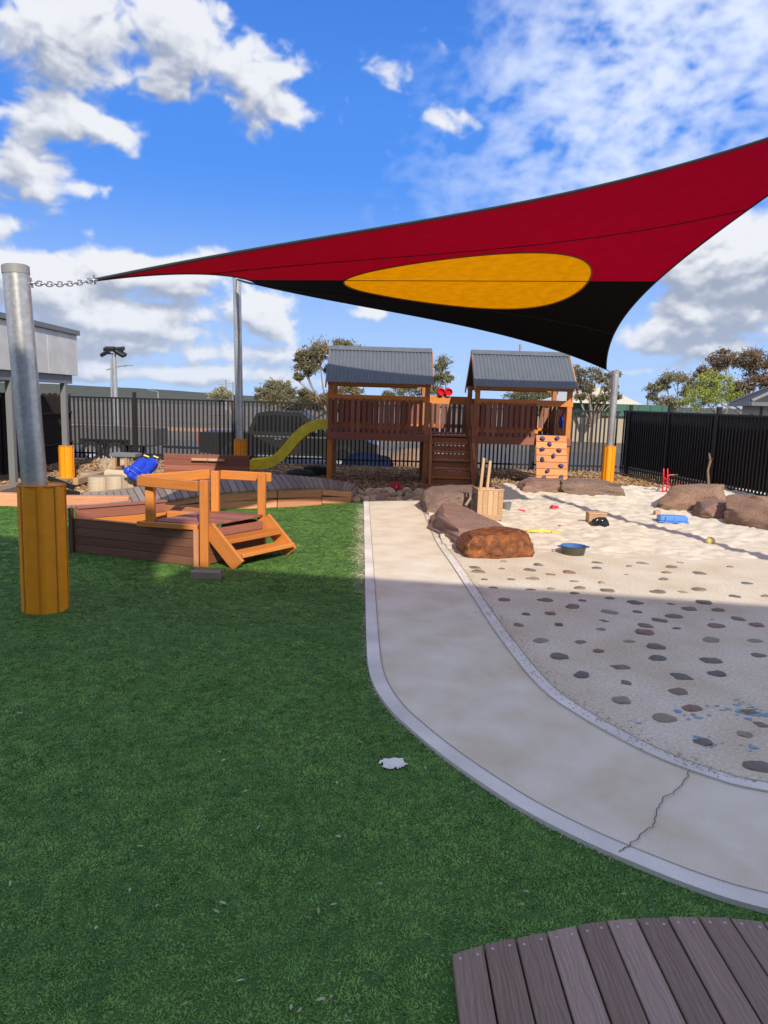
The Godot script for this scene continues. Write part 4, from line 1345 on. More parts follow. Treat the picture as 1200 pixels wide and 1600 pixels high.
# ---------------------------------------------------------------- boardwalk and platform
func build_boardwalk() -> void:
	var o := thing("boardwalk", "curved grey boardwalk edged with stacked rust-coloured sleepers", "boardwalk", Vector3(-2.4, 0, -11.2))
	var front := spline([Vector3(-4.75, 0.03, -10.12), Vector3(-3.9, 0.08, -10.05), Vector3(-3.1, 0.18, -10.1), Vector3(-2.39, 0.28, -10.34), Vector3(-1.61, 0.32, -10.68), Vector3(-0.99, 0.3, -11.14), Vector3(-0.55, 0.23, -11.5)], 8)
	var back := spline([Vector3(-5.5, 0.03, -11.4), Vector3(-4.6, 0.08, -11.6), Vector3(-3.8, 0.18, -11.9), Vector3(-3.0, 0.28, -12.5), Vector3(-2.1, 0.32, -12.75), Vector3(-1.2, 0.3, -12.6), Vector3(-0.5, 0.23, -12.35)], 8)
	for i in front.size() - 1:
		var g := 0.05
		plank4(o, "deck_board", timber("grey"), front[i].lerp(front[i + 1], g), front[i].lerp(front[i + 1], 1.0 - g), back[i].lerp(back[i + 1], 1.0 - g), back[i].lerp(back[i + 1], g), 0.032)
	# fascia: two courses of sleepers between the corner points
	var k := 0
	while k + 8 <= front.size() - 1:
		var a: Vector3 = front[k]
		var b: Vector3 = front[k + 8]
		var inn := Vector3(0.02, 0, -0.045)
		var low := [0.0, 0.5]
		for c in 2:
			var ha := (a.y - 0.034) * 0.5
			var hb := (b.y - 0.034) * 0.5
			if maxf(ha, hb) < 0.05 and c == 1: continue
			var a0 := a + inn
			var b0 := b + inn
			a0.y = 0.015 + ha * (c + 1) - 0.002
			b0.y = 0.015 + hb * (c + 1) - 0.002
			var dir := (b0 - a0) * Vector3(1, 0, 1)
			var side := dir.normalized().cross(Vector3.UP) * 0.06
			if side.z < 0: side = -side
			a0 += dir * 0.008
			b0 -= dir * 0.008
			var f := 0.0 if c == 0 else 0.006
			plank4(o, "sleeper", timber("sleeper"), a0 + side * (0.3 - f), a0 - side, b0 - side, b0 + side * (0.3 - f), maxf(0.03, minf(ha, hb) + absf(ha - hb) * 0.3 - 0.006), 0.008)
		k += 8
	# end return at the right
	for c in 2: beam(o, "sleeper", timber("grey"), Vector3(-0.57, 0.05 + 0.1 * c, -11.53), Vector3(-0.48, 0.05 + 0.1 * c, -12.3), 0.07, 0.096, Vector3.UP, 0.008)
	# bench wall at the back of the boardwalk
	var w := thing("bench_wall", "long dark red plank wall with a pale handle rail on the boardwalk", "wall panel", Vector3(-3.2, 0.3, -13.2))
	for q in 4: beam(w, "plank", timber("red"), Vector3(-4.02, 0.24 + 0.1 * q, -13.2), Vector3(-2.46, 0.245 + 0.1 * q, -13.2), 0.035, 0.097)
	for x in [-3.95, -2.53]: beam(w, "post", timber("red"), Vector3(x, -0.02, -13.25), Vector3(x, 0.58, -13.25), 0.07, 0.06, Vector3.RIGHT)
	for x in [[-3.5, -3.21], [-3.2, -2.91]]: beam(w, "handle", timber("pale"), Vector3(x[0], 0.5, -13.15), Vector3(x[1], 0.5, -13.15), 0.06, 0.045)
	beam(w, "seat", timber("orange"), Vector3(-4.05, 0.215, -13.0), Vector3(-2.9, 0.215, -13.0), 0.3, 0.05)
	beam(w, "seat_front", timber("orange"), Vector3(-4.05, 0.13, -12.86), Vector3(-2.9, 0.13, -12.86), 0.035, 0.11)


func build_platform() -> void:
	var o := thing("play_platform", "low timber play platform with orange handrails and two steps on the turf", "platform", Vector3(-2.2, 0, -7.3))
	var lft := Vector3(-3.16, 0.03, -7.28)
	var fr := Vector3(-1.76, 0.03, -6.82)
	var p1 := Vector3(-2.25, 0.03, -6.95)
	var p2 := Vector3(-1.7, 0.03, -6.83)
	var p4 := Vector3(-1.28, 0.03, -7.55)
	var p3 := Vector3(-1.79, 0.03, -7.66)
	var bk := Vector3(-2.42, 0.03, -7.98)
	var up := Vector3.UP
	# front wall: five dark planks between corner posts
	for k in 4:
		var y := 0.045 + 0.0865 * k
		beam(o, "wall_plank", timber("brown"), lft + up * y + Vector3(0.03, 0, 0), fr + up * y - Vector3(0.03, 0.0, 0), 0.03 - 0.003 * (k % 2), 0.084)
	beam(o, "corner_trim", timber("brown"), lft + Vector3(0, -0.01, 0.012), lft + Vector3(0, 0.46, 0.012), 0.04, 0.05, Vector3.BACK)
	beam(o, "corner_trim", timber("rust"), fr + Vector3(-0.015, -0.01, 0.022), fr + Vector3(-0.015, 0.36, 0.022), 0.05, 0.03, Vector3.BACK)
	beam(o, "wall_cap", timber("rust"), lft + up * 0.352 + Vector3(0.03, 0, -0.008), fr + up * 0.352 + Vector3(-0.06, 0, -0.008), 0.05, 0.012)
	# back-left wall, two visible boards
	for k in 4: beam(o, "wall_plank", timber("red" if k == 3 else "orange"), lft + up * (0.06 + 0.108 * k) + Vector3(0.03, 0, -0.03), bk + up * (0.06 + 0.108 * k), 0.032, 0.105)
	beam(o, "wall_cap", timber("red"), lft + up * 0.45 + Vector3(0.03, 0, -0.05), bk + up * 0.45 + Vector3(0, 0, -0.02), 0.09, 0.025)
	for k in 4: beam(o, "wall_plank", timber("rust"), bk + up * (0.06 + 0.1 * k), p3 + up * (0.06 + 0.1 * k) + Vector3(0, 0, -0.06), 0.03, 0.096)
	beam(o, "beam_end", timber("orange"), Vector3(-2.3, 0.37, -7.72), Vector3(-1.98, 0.37, -7.63), 0.1, 0.09)
	# raised deck: boards run from the left side to the steps
	var a0 := p1 + up * 0.41
	var b0 := p2 + up * 0.41 + Vector3(0.045, 0, 0)
	var c0 := p4 + up * 0.41 + Vector3(0.045, 0, 0)
	var d0 := p3 + up * 0.41 + Vector3(-0.1, 0, -0.02)
	for k in 8:
		var f0 := (k + 0.03) / 8.0
		var f1 := (k + 0.97) / 8.0
		plank4(o, "deck_board", timber("red"), a0.lerp(d0, f1), a0.lerp(d0, f0), b0.lerp(c0, f0), b0.lerp(c0, f1), 0.024)
	for k in 4:
		beam(o, "side_plank", timber("red"), p2 + up * (0.05 + 0.085 * k) + Vector3(0.02, 0, -0.06), p4 + up * (0.05 + 0.085 * k) + Vector3(0.02, 0, 0.06), 0.025, 0.082)
		beam(o, "side_plank", timber("red"), p3 + up * (0.05 + 0.085 * k) + Vector3(0.06, 0, -0.02), p4 + up * (0.05 + 0.085 * k) + Vector3(-0.06, 0, -0.02), 0.025, 0.082)
	beam(o, "deck_edge", timber("orange"), p1 + up * 0.38 + Vector3(-0.12, 0, 0.03), p2 + up * 0.38 + Vector3(-0.06, 0, 0.03), 0.04, 0.05)
	# posts and handrails
	for q in [[p1, 0.36, 0.78], [p2, -0.02, 0.83], [p3, 0.3, 0.835], [p4, -0.02, 0.835]]:
		beam(o, "post", timber("orange"), q[0] + up * (float(q[1])), q[0] + up * (float(q[2])), 0.082, 0.082, Vector3.RIGHT, 0.006)
	beam(o, "handrail", timber("orange"), p1 + Vector3(-0.1, 0.8, 0.062), p2 + Vector3(-0.045, 0.775, 0.058), 0.042, 0.1, Vector3.UP, 0.006)
	beam(o, "handrail", timber("orange"), p1 + Vector3(-0.085, 0.8, -0.02), p3 + Vector3(-0.066, 0.8, 0.02), 0.04, 0.1, Vector3.UP, 0.006)
	beam(o, "handrail", timber("orange"), p3 + Vector3(0.045, 0.79, -0.062), p4 + Vector3(0.085, 0.79, -0.062), 0.042, 0.095, Vector3.UP, 0.006)
	# steps
	var g1 := Vector3(-1.3, 0.03, -6.77)
	var g4 := Vector3(-0.89, 0.03, -7.46)
	beam(o, "stringer", timber("orange"), p2 + Vector3(0.03, 0.37, -0.02), g1 + Vector3(-0.06, 0.03, 0.02), 0.04, 0.15, Vector3.UP, 0.005)
	beam(o, "stringer", timber("orange"), p4 + Vector3(0.03, 0.37, 0.02), g4 + Vector3(-0.06, 0.03, 0.0), 0.04, 0.15, Vector3.UP, 0.005)
	for k in 2:
		var f := 0.34 + 0.36 * k
		var y := 0.245 - 0.125 * k
		var u0 := p2.lerp(g1, f) + Vector3(0.02, y, -0.045)
		var u1 := p4.lerp(g4, f) + Vector3(0.02, y, 0.045)
		beam(o, "tread", timber("orange"), u0, u1, 0.19, 0.042, Vector3.UP, 0.006)
	var s := thing("timber_block", "small weathered brown timber block alone on the turf before the platform", "block", Vector3(-1.562, 0, -6.334))
	var at := Vector3(-1.574, 0, -6.38)
	for q in [[0.035, 0.02, 0.07], [-0.035, 0.02, 0.07]]: beam(s, "slab", timber("grey"), at + Vector3(-0.13, 0.065 + (0.036 if q[0] < 0 else 0.0) * 0.0, q[0]), at + Vector3(0.13, 0.065, q[0]), 0.064, 0.07)


# ---------------------------------------------------------------- shade sail and poles
func pad(label: String, foot: Vector3, up: Vector3, height: float, r: float, sides := 8) -> void:
	var o := thing("pole_pad", label, "pole pad", foot, "yellow pole pads")
	var t := Transform3D(Basis(Vector3.RIGHT, up, Vector3.RIGHT.cross(up)).orthonormalized(), foot)
	var st := begin()
	var ring := []
	for k in sides * 3:
		# flat facets with rounded corners
		var a: float = TAU * (k / 3) / sides + (PI / sides) + [-0.09, 0.0, 0.09][k % 3]
		var rr: float = r * (1.0 if k % 3 == 1 else 0.992)
		ring.append(Vector3(cos(a) * rr, 0, sin(a) * rr))
	var n := ring.size()
	for k in n:
		var p: Vector3 = ring[k]
		var q: Vector3 = ring[(k + 1) % n]
		var mid := (p + q) * 0.5
		var steps := 10
		for j in steps:
			var y0 := height * j / steps
			var y1 := height * (j + 1) / steps
			var w0 := 1.0 + 0.006 * sin(y0 * 23.0 + k)
			var w1 := 1.0 + 0.006 * sin(y1 * 23.0 + k)
			quad(st, p * w0 + Vector3(0, y0, 0), q * w0 + Vector3(0, y0, 0), q * w1 + Vector3(0, y1, 0), p * w1 + Vector3(0, y1, 0), mid)
		tri(st, Vector3(0, height - 0.01, 0), p + Vector3(0, height, 0), q + Vector3(0, height, 0), Vector3.UP)
	part("cover", st.commit(), M.pad, o, t)
	var seam := begin()
	for k in sides:
		var a: float = TAU * k / sides + PI / sides + 0.18
		tube_into(seam, [Vector3(cos(a), 0.01 / r, sin(a)) * r * 0.985, Vector3(cos(a) * r * 0.985, height - 0.01, sin(a) * r * 0.985)], [0.006], 5)
	part("seam", seam.commit(), M.pad_seam, o, t)
	var rim := []
	for k in 24: rim.append(Vector3(cos(k * TAU / 24) * r * 0.96, height, sin(k * TAU / 24) * r * 0.96))
	var rs := begin()
	tube_into(rs, rim, [0.008], 5, true)
	part("rim", rs.commit(), M.pad_seam, o, t)


func sail_pole(label: String, foot: Vector3, top: Vector3, r: float) -> Node3D:
	var o := thing("sail_pole", label, "pole", foot, "steel shade sail poles")
	var d := (top - foot).normalized()
	tube(o, "pole", M.steel, [foot - d * 0.1, foot.lerp(top, 0.5), top], [r], 28)
	tube(o, "pole_cap", M.cap, [top - d * 0.05, top + d * 0.004, top + d * 0.012], [r * 1.04, r * 1.04, r * 0.9], 28)
	return o


func chain_between(label: String, a: Vector3, b: Vector3, n: int) -> void:
	var o := thing("chain", label, "chain", a)
	var d := (b - a) / n
	var x := d.normalized()
	var u := x.cross(Vector3.UP).normalized()
	var v := u.cross(x)
	for k in n:
		var end := k == 0 or k == n - 1
		var c := a + d * (k + 0.5) - Vector3(0, 0.02, 0) * sin(PI * (k + 0.5) / n)
		var side := u if k % 2 == 0 else v
		var l := d.length() * 0.5 + 0.007
		var w := 0.017 if not end else 0.026
		var pts := []
		for j in 14:
			var th := TAU * j / 14
			var sx := clampf(cos(th) * 1.5, -1, 1) * (l - w) + cos(th) * w
			pts.append(c + x * sx + side * sin(th) * w)
		tube(o, "shackle" if end else "link", M.chain, pts, [0.0052 if not end else 0.007], 6, true)
	for e in [a + d * 0.15, b - d * 0.3]: tube(o, "bolt", M.chain, [e - v * 0.035, e + v * 0.035], [0.008], 8)


var sa := Vector3(-2.265, 2.502, -5.8)
var sb := Vector3(4.215, 2.376, -14.4)
var sc := Vector3(4.427, 4.417, -6.4)
var sd := Vector3(-2.894, 3.821, -14.25)


func on_sail(s: float, t: float, sink := 0.0) -> Vector3:
	# twisted four-corner sail with hollow edges: s from the left corners to the right ones, t from the near edge to the far edge
	var k := 0.10
	var p := (sa * (1.0 - s) + sc * s) * (1.0 - t) + (sd * (1.0 - s) + sb * s) * t
	var cs := s * (1.0 - s) * 4.0
	var ct := t * (1.0 - t) * 4.0
	var near := sa.lerp(sc, s)
	var far := sd.lerp(sb, s)
	var le := sa.lerp(sd, t)
	var ri := sc.lerp(sb, t)
	p += (far - near) * k * cs * ((1.0 - t) * (1.0 - t) - t * t) + (ri - le) * k * ct * ((1.0 - s) * (1.0 - s) - s * s)
	return p + Vector3(0, -sink, 0)


func sail_piece(st: SurfaceTool, inner: Array, outer: Array, rows: int) -> void:
	# a smooth patch between two rows of (s, t) points
	var grid := []
	for j in rows + 1:
		var row := []
		for i in inner.size():
			var q: Vector2 = inner[i].lerp(outer[i], float(j) / rows)
			var e := 0.004
			var nn := (on_sail(q.x + e, q.y) - on_sail(q.x - e, q.y)).cross(on_sail(q.x, q.y + e) - on_sail(q.x, q.y - e)).normalized()
			if nn.y < 0: nn = -nn
			row.append([on_sail(q.x, q.y), nn])
		grid.append(row)
	for j in rows:
		for i in inner.size() - 1:
			smooth_tri(st, grid[j][i], grid[j][i + 1], grid[j + 1][i + 1])
			smooth_tri(st, grid[j][i], grid[j + 1][i + 1], grid[j + 1][i])


func build_shade_sail() -> void:
	var o := thing("shade_sail", "large red and black shade sail with a yellow disc stretched overhead", "shade sail", Vector3(1.0, 0, -10))
	o.position.y = 2.4
	var mid := Vector2(0.53, 0.53)
	var rad := Vector2(0.302, 0.245)
	# where the red and black meet, t = 0.5: start and end angles on the disc
	var a0 := asin((0.5 - mid.y) / rad.y)
	for half in 2:
		var inner := []
		var outer := []
		var n := 64
		var from := PI - a0 if half == 0 else a0 + TAU
		var to := TAU + a0 if half == 0 else PI - a0 + TAU
		# outer path round the sail edge: left side, near (or far) edge, right side
		var corners: Array = [Vector2(0, 0.5), Vector2(0, 0), Vector2(1, 0), Vector2(1, 0.5)] if half == 0 else [Vector2(1, 0.5), Vector2(1, 1), Vector2(0, 1), Vector2(0, 0.5)]
		for i in n + 1:
			var th := lerpf(from, to, float(i) / n)
			inner.append(mid + Vector2(cos(th) * rad.x, sin(th) * rad.y))
			var leg := clampf(float(i) / n * 4.0, 0.0, 4.0)
			var q: Vector2
			if leg <= 1.0: q = corners[0].lerp(corners[1], leg)
			elif leg <= 3.0: q = corners[1].lerp(corners[2], (leg - 1.0) / 2.0)
			else: q = corners[2].lerp(corners[3], leg - 3.0)
			outer.append(q)
		var st := begin()
		sail_piece(st, inner, outer, 14)
		part("red_panel" if half == 0 else "black_panel", st.commit(), M.sail_red if half == 0 else M.sail_black, o)
	var st := begin()
	var rim := []
	var hub := []
	for i in 73:
		rim.append(mid + Vector2(cos(i * TAU / 72) * rad.x, sin(i * TAU / 72) * rad.y))
		hub.append(mid + (rim[i] - mid) * 0.001)
	sail_piece(st, hub, rim, 10)
	part("yellow_disc", st.commit(), M.sail_yellow, o)
	# seams on the underside
	for run in [[0.25, 0.0, 1.0, "red"], [0.5, 0.232, 0.83, "disc"], [0.78, 0.0, 1.0, "black"]]:
		var pts := []
		var lo: float = run[1]
		var hi: float = run[2]
		for i in 41:
			var s := lerpf(lo, hi, i / 40.0)
			pts.append(on_sail(s, run[0], 0.004))
		tube(o, "seam", M.sail_seam if run[3] == "red" else M.disc_seam if run[3] == "disc" else M.webbing, pts, [0.006], 4)
	var ringp := []
	for i in 72: ringp.append(on_sail(rim[i].x, rim[i].y, 0.004))
	tube(o, "disc_seam", M.disc_seam, ringp, [0.011], 5, true)
	# edge webbing
	for e in 4:
		var pts := []
		for i in 41:
			var f := i / 40.0
			pts.append(on_sail(f, 0) if e == 0 else on_sail(f, 1) if e == 1 else on_sail(0, f) if e == 2 else on_sail(1, f))
		tube(o, "edge_webbing", M.webbing, pts, [0.013], 6)
	# poles
	var near_foot := Vector3(-2.518, 0, -5.299)
	var near_top := Vector3(-2.648, 2.504, -5.33)
	sail_pole("thick galvanised sail pole nearest on the left with the chain", near_foot, near_top, 0.088)
	pad("large yellow pole pad on the nearest left pole", near_foot, (near_top - near_foot).normalized(), 0.965, 0.165, 8)
	chain_between("short steel chain from the left pole to the sail corner", Vector3(-2.558, 2.402, -5.36), sa, 13)
	var mf := Vector3(-2.9, 0.0, -14.55)
	var mt := Vector3(-2.977, 3.946, -14.6)
	sail_pole("galvanised sail pole behind the bench wall in the middle", mf, mt, 0.078)
	pad("yellow pole pad on the middle pole behind the bench wall", mf, (mt - mf).normalized(), 0.8, 0.125, 8)
	var rf := Vector3(4.608, 0, -15.076)
	var rt := Vector3(4.611, 2.378, -15.08)
	sail_pole("galvanised sail pole standing by the sand pit rocks at the right", rf, rt, 0.072)
	pad("yellow pole pad on the right pole behind the sand pit rocks", rf, (rt - rf).normalized(), 0.86, 0.128, 8)
	var cf := Vector3(sc.x + 0.45, 0, sc.z + 0.35)
	sail_pole("tall galvanised sail pole just outside the picture at the right", cf, sc + Vector3(0.5, 0.5, 0.4), 0.088)
	tube(o, "corner_cable", M.chain, [sc, sc + Vector3(0.42, 0.16, 0.33)], [0.012], 6)
	tube(o, "corner_cable", M.chain, [sb, rt + Vector3(0, -0.08, 0)], [0.012], 6)
	tube(o, "corner_cable", M.chain, [sd, mt + Vector3(0, -0.05, 0)], [0.012], 6)


# ---------------------------------------------------------------- near deck
var arc_line := []


func build_near_deck() -> void:
	var o := thing("timber_deck", "weathered brown plank deck with a curved front edge in the near corner", "deck", Vector3(1.2, 0, -1.4))
	arc_line = spline([Vector2(0.0, -1.8), Vector2(0.24, -1.91), Vector2(0.33, -1.95), Vector2(0.52, -2.01), Vector2(0.73, -2.07), Vector2(0.93, -2.095), Vector2(1.13, -2.1), Vector2(1.25, -2.085), Vector2(1.6, -2.02), Vector2(2.2, -1.85), Vector2(3.0, -1.5)], 6)
	var x := 0.238
	var back := 0.9
	while x < 2.9:
		var w := 0.0935
		var za := edge_z(arc_line, x)
		var zb := edge_z(arc_line, x + w)
		var lift := rng.randf_range(-0.0012, 0.0012)
		var mat := timber("deck")
		var p := plank4(o, "plank", mat, Vector3(x, 0.062 + lift, za), Vector3(x + w, 0.062 + lift, zb), Vector3(x + w, 0.062 + lift, back), Vector3(x, 0.062 + lift, back), 0.03, 0.003)
		for f in [0.22, 0.76]:
			var head := lathe([Vector2(0.0045, 0.0), Vector2(0.0048, 0.0006), Vector2(0.0035, 0.0012), Vector2(0.0, 0.0009)], 10)
			if not shared.has("screw"): shared.screw = head
			part("screw", shared.screw, M.screw, p, Transform3D(Basis(), Vector3(x + w * f + rng.randf_range(-0.004, 0.004), 0.0618 + lift, lerpf(za, zb, f) + 0.028 + rng.randf_range(-0.004, 0.006))))
		x += w + 0.0065
	for z in [-1.75, -1.2, -0.6, 0.1, 0.7]: beam(o, "joist", timber("brown"), Vector3(0.5 if z < -1.7 else 0.26, 0.012, z), Vector3(1.9 if z < -1.7 else 2.9, 0.012, z), 0.045, 0.03)


func edge_z(arc: Array, x: float) -> float:
	for i in arc.size() - 1:
		if arc[i].x <= x and arc[i + 1].x >= x: return lerpf(arc[i].y, arc[i + 1].y, (x - arc[i].x) / (arc[i + 1].x - arc[i].x + 1e-6))
	return arc[-1].y


# ---------------------------------------------------------------- rocks
func rock(label: String, at: Vector3, size: Vector3, yaw: float, sd2: int, mat: Material, tilt := 0.0, square := 0.75, cuts := 9) -> void:
	# size is half the width and depth, and the height
	var o := obj("boulder", rock_mesh(Vector3(size.x * 2.0, size.y * 1.12, size.z * 2.0), sd2, cuts, 0.05, 18, square), mat, null, Transform3D(Basis(Vector3.UP, yaw) * Basis(Vector3.BACK, tilt), at + Vector3(0, -0.06, 0)))
	tag(o, label, "boulder", "boulders round the sand pit")


func build_rocks() -> void:
	rock("flat-topped brown boulder beside the path, farthest of the three by it", Vector3(1.0, 0.03, -11.0), Vector3(0.42, 0.36, 0.58), 0.05, 163, M.rock_grey, 0.0, 1.0, 4)
	rock("long purple-brown slab boulder beside the path in front of the wooden crate", Vector3(1.07, 0.03, -9.05), Vector3(0.43, 0.27, 0.95), 0.24, 162, M.rock, -0.06, 1.0, 4)
	rock("small orange-stained boulder at the near corner of the sand pit", Vector3(1.22, 0.03, -7.82), Vector3(0.4, 0.32, 0.3), 0.1, 143, M.rock_orange, 0.0, 0.62, 9)
	rock("low grey flat boulder behind the wooden crate", Vector3(1.9, 0.05, -13.0), Vector3(0.55, 0.14, 0.45), 0.1, 104, M.rock_grey, 0.0, 0.8, 6)
	rock("square brown boulder below the climbing wall", Vector3(2.84, 0.06, -13.3), Vector3(0.41, 0.31, 0.4), 0.05, 105, M.rock, 0.0, 0.95, 5)
	rock("wide brown boulder in front of the right yellow pole pad", Vector3(3.72, 0.06, -13.2), Vector3(0.55, 0.33, 0.45), -0.1, 106, M.rock_grey, 0.0, 0.85, 7)
	rock("low flat brown boulder between the yellow pad and the red trike", Vector3(4.75, 0.07, -13.3), Vector3(0.6, 0.14, 0.35), -0.15, 107, M.rock, 0.0, 0.8, 6)
	rock("brown boulder with an orange top in front of the red trike", Vector3(4.98, 0.06, -11.7), Vector3(0.52, 0.42, 0.45), -0.35, 118, M.rock_tan, 0.05, 0.8, 8)
	rock("dark wedge-shaped boulder between two larger ones by the right fence", Vector3(5.05, 0.05, -10.85), Vector3(0.36, 0.32, 0.42), 0.5, 109, M.rock, 0.1, 0.6, 9)
	rock("big square reddish boulder at the right edge of the sand pit", Vector3(5.5, 0.04, -10.15), Vector3(0.62, 0.46, 0.62), 0.25, 110, M.rock_tan, -0.08, 0.85, 6)
	# river stones between the path end and the mulch
	var ms := []
	for c in [Color(0.6, 0.45, 0.29), Color(0.68, 0.56, 0.4), Color(0.36, 0.32, 0.28), Color(0.52, 0.33, 0.18), Color(0.74, 0.65, 0.5)]: ms.append(coarse(textured((c as Color).linear_to_srgb(), 0.8, M.soft_tex, Vector3.ONE * 5.0, null, 1.0, true), M.soft_tex, 1.7))
	var meshes := []
	for k in 7: meshes.append(rock_mesh(Vector3(1, 1, 1), 400 + k, 6, 0.05, 5, 0.35))
	for i in 110:
		var x := rng.randf_range(-0.62, 0.95)
		var z := rng.randf_range(-13.1, -11.75) + 0.25 * absf(x) * (1.0 if x < 0 else 0.0)
		var s := rng.randf_range(0.05, 0.12)
		if x > 0.1: s *= 0.85
		var b := Basis(Vector3.UP, rng.randf() * TAU) * Basis(Vector3.RIGHT, rng.randf_range(-0.25, 0.25))
		b = b.scaled_local(Vector3(s * 1.9, s * rng.randf_range(0.7, 1.3), s * 1.6))
		var o := obj("river_stone", meshes[i % 7], ms[(i * 3) % 5], null, Transform3D(b, Vector3(x, 0.0 + rng.randf_range(0, 0.025), z)))
		tag(o, ["tan", "pale sandy", "dark grey", "rusty brown", "cream"][(i * 3) % 5] + " river stone in the loose strip between path end and mulch", "stone", "river stones at the end of the path")


# ---------------------------------------------------------------- things in the sand pit
func build_sand_toys() -> void:
	# wooden crate with two upright sticks
	var c := thing("wooden_crate", "tall pale slatted wooden crate with two upright sticks by the boulders", "crate", Vector3(1.44, 0.05, -10.15))
	var bas := Basis(Vector3.UP, 0.1)
	var o := Vector3(1.44, 0.05, -10.15)
	for k in 5: block(c, "slat", timber("pale"), o + bas * Vector3(-0.144 + 0.072 * k, 0.25, 0.19), Vector3(0.069, 0.34, 0.018), 0.1, 0.003)
	for k in 5: block(c, "slat", timber("pale"), o + bas * Vector3(-0.144 + 0.072 * k, 0.25, -0.19), Vector3(0.069, 0.34, 0.018), 0.1, 0.003)
	for s in [-1.0, 1.0]:
		for k in 4: block(c, "slat", timber("grey"), o + bas * Vector3(0.171 * s, 0.13 + 0.09 * k, 0.0), Vector3(0.018, 0.084, 0.35), 0.1, 0.003)
		block(c, "lid_rail", timber("pale"), o + bas * Vector3(0.172 * s, 0.435, 0.0), Vector3(0.03, 0.02, 0.41), 0.1, 0.003)
	block(c, "lower_rail", timber("pale"), o + bas * Vector3(0, 0.05, 0.192), Vector3(0.36, 0.075, 0.022), 0.1, 0.003)
	block(c, "lid_rail", timber("pale"), o + bas * Vector3(0, 0.434, 0.188), Vector3(0.31, 0.022, 0.03), 0.1, 0.003)
	block(c, "base", timber("grey"), o + bas * Vector3(0, 0.35, 0), Vector3(0.31, 0.02, 0.34), 0.1, 0.003)
	for q in [[Vector3(-0.13, 0, 0.1), 0.86, 0.03], [Vector3(-0.055, 0, 0.17), 0.83, 0.03]]: beam(c, "stick", timber("pale"), o + bas * (q[0] + Vector3(0, 0.35, 0)), o + bas * (q[0] + Vector3(float(q[2]), q[1], 0)), 0.038, 0.038, Vector3.RIGHT)
	beam(c, "brace", timber("grey"), Vector3(1.13, 0.24, -10.05), Vector3(1.27, 0.42, -10.2), 0.03, 0.03)
	# enamel pot
	var p := thing("enamel_pot", "round dark enamel pot with a blue inside standing on the sand", "pot", Vector3(2.099, 0, -7.9))
	var pp := Vector3(2.099, 0, -7.9) + Vector3(0, 0.025, 0)
	part("bowl", lathe([Vector2(0.0, 0.0), Vector2(0.105, 0.0), Vector2(0.12, 0.012), Vector2(0.138, 0.105), Vector2(0.142, 0.11)], 32), M.pot, p, Transform3D(Basis(), pp))
	part("lining", lathe([Vector2(0.142, 0.111), Vector2(0.134, 0.108), Vector2(0.117, 0.018), Vector2(0.1, 0.006), Vector2(0.0, 0.006)], 32), M.enamel, p, Transform3D(Basis(), pp))
	for s in [-1.0, 1.0]: tube(p, "handle", M.enamel, [pp + Vector3(0.132 * s, 0.095, -0.035), pp + Vector3(0.165 * s, 0.1, -0.025), pp + Vector3(0.172 * s, 0.101, 0.0), pp + Vector3(0.165 * s, 0.1, 0.025), pp + Vector3(0.132 * s, 0.095, 0.035)], [0.007], 7)
	# yellow spade
	var y := thing("toy_spade", "yellow plastic toy spade lying on the sand", "spade", Vector3(2.049, -0, -9.161))
	var ya := Vector3(1.83, 0, -9.125) + Vector3(0, 0.07, 0)
	var yb := Vector3(2.278, 0, -9.199) + Vector3(0, 0.06, 0)
	var ym := ya.lerp(yb, 0.68)
	tube(y, "shaft", M.yellow, [ya.lerp(yb, 0.06), ym], [0.014], 8)
	var yd := (yb - ya).normalized()
	var yz := yd.cross(Vector3.UP).normalized()
	plank4(y, "blade", M.yellow, ym + yz * 0.045 + Vector3(0, 0.01, 0), ym - yz * 0.045 + Vector3(0, 0.01, 0), yb - yz * 0.032, yb + yz * 0.032, 0.014, 0.004)
	tube(y, "grip", M.yellow, [ya - yz * 0.045, ya - yd * 0.02, ya + yz * 0.045, ya + yd * 0.05, ya - yz * 0.045], [0.011], 6)
	# cardboard-coloured box toy with a dark plastic bag against it
	var b := thing("tan_box", "tan wooden toy box on the sand behind a dark plastic sheet", "box", Vector3(2.91, 0, -9.775))
	var bo := Vector3(2.925, 0, -9.827) + Vector3(0, 0.04, -0.04)
	block(b, "side", timber("pale"), bo + Vector3(0, 0.085, 0), Vector3(0.24, 0.15, 0.02))
	block(b, "side", timber("pale"), bo + Vector3(0, 0.085, -0.16), Vector3(0.24, 0.15, 0.02))
	for s in [-1.0, 1.0]: block(b, "side", timber("pale"), bo + Vector3(0.11 * s, 0.085, -0.08), Vector3(0.02, 0.148, 0.139))
	block(b, "lid", timber("pale"), bo + Vector3(0, 0.17, -0.08), Vector3(0.25, 0.018, 0.19))
	var bag := obj("plastic_sheet", rock_mesh(Vector3(0.26, 0.16, 0.14), 77, 10, 0.09, 10, 0.2), M.glass, null, Transform3D(Basis(Vector3.UP, 0.2), bo + Vector3(0.02, -0.01, 0.09)))
	tag(bag, "crumpled shiny dark plastic sheet in front of the tan toy box", "plastic sheet")
	# blue tray
	var t := thing("blue_tray", "upturned blue plastic tray on the sand near the right boulders", "tray", Vector3(4.14, 0, -10.299))
	var to := Vector3(4.117, 0, -10.242) + Vector3(0, 0.05, -0.06)
	block(t, "shell", M.tray, to + Vector3(0, 0.06, 0), Vector3(0.4, 0.085, 0.17), -0.08, 0.02)
	block(t, "lip", M.tray, to + Vector3(0, 0.018, 0), Vector3(0.43, 0.016, 0.2), -0.08, 0.006)
	for k in 3: block(t, "rib", M.tray, to + Vector3(-0.12 + 0.12 * k, 0.055, 0.086), Vector3(0.018, 0.075, 0.012), -0.08, 0.003)
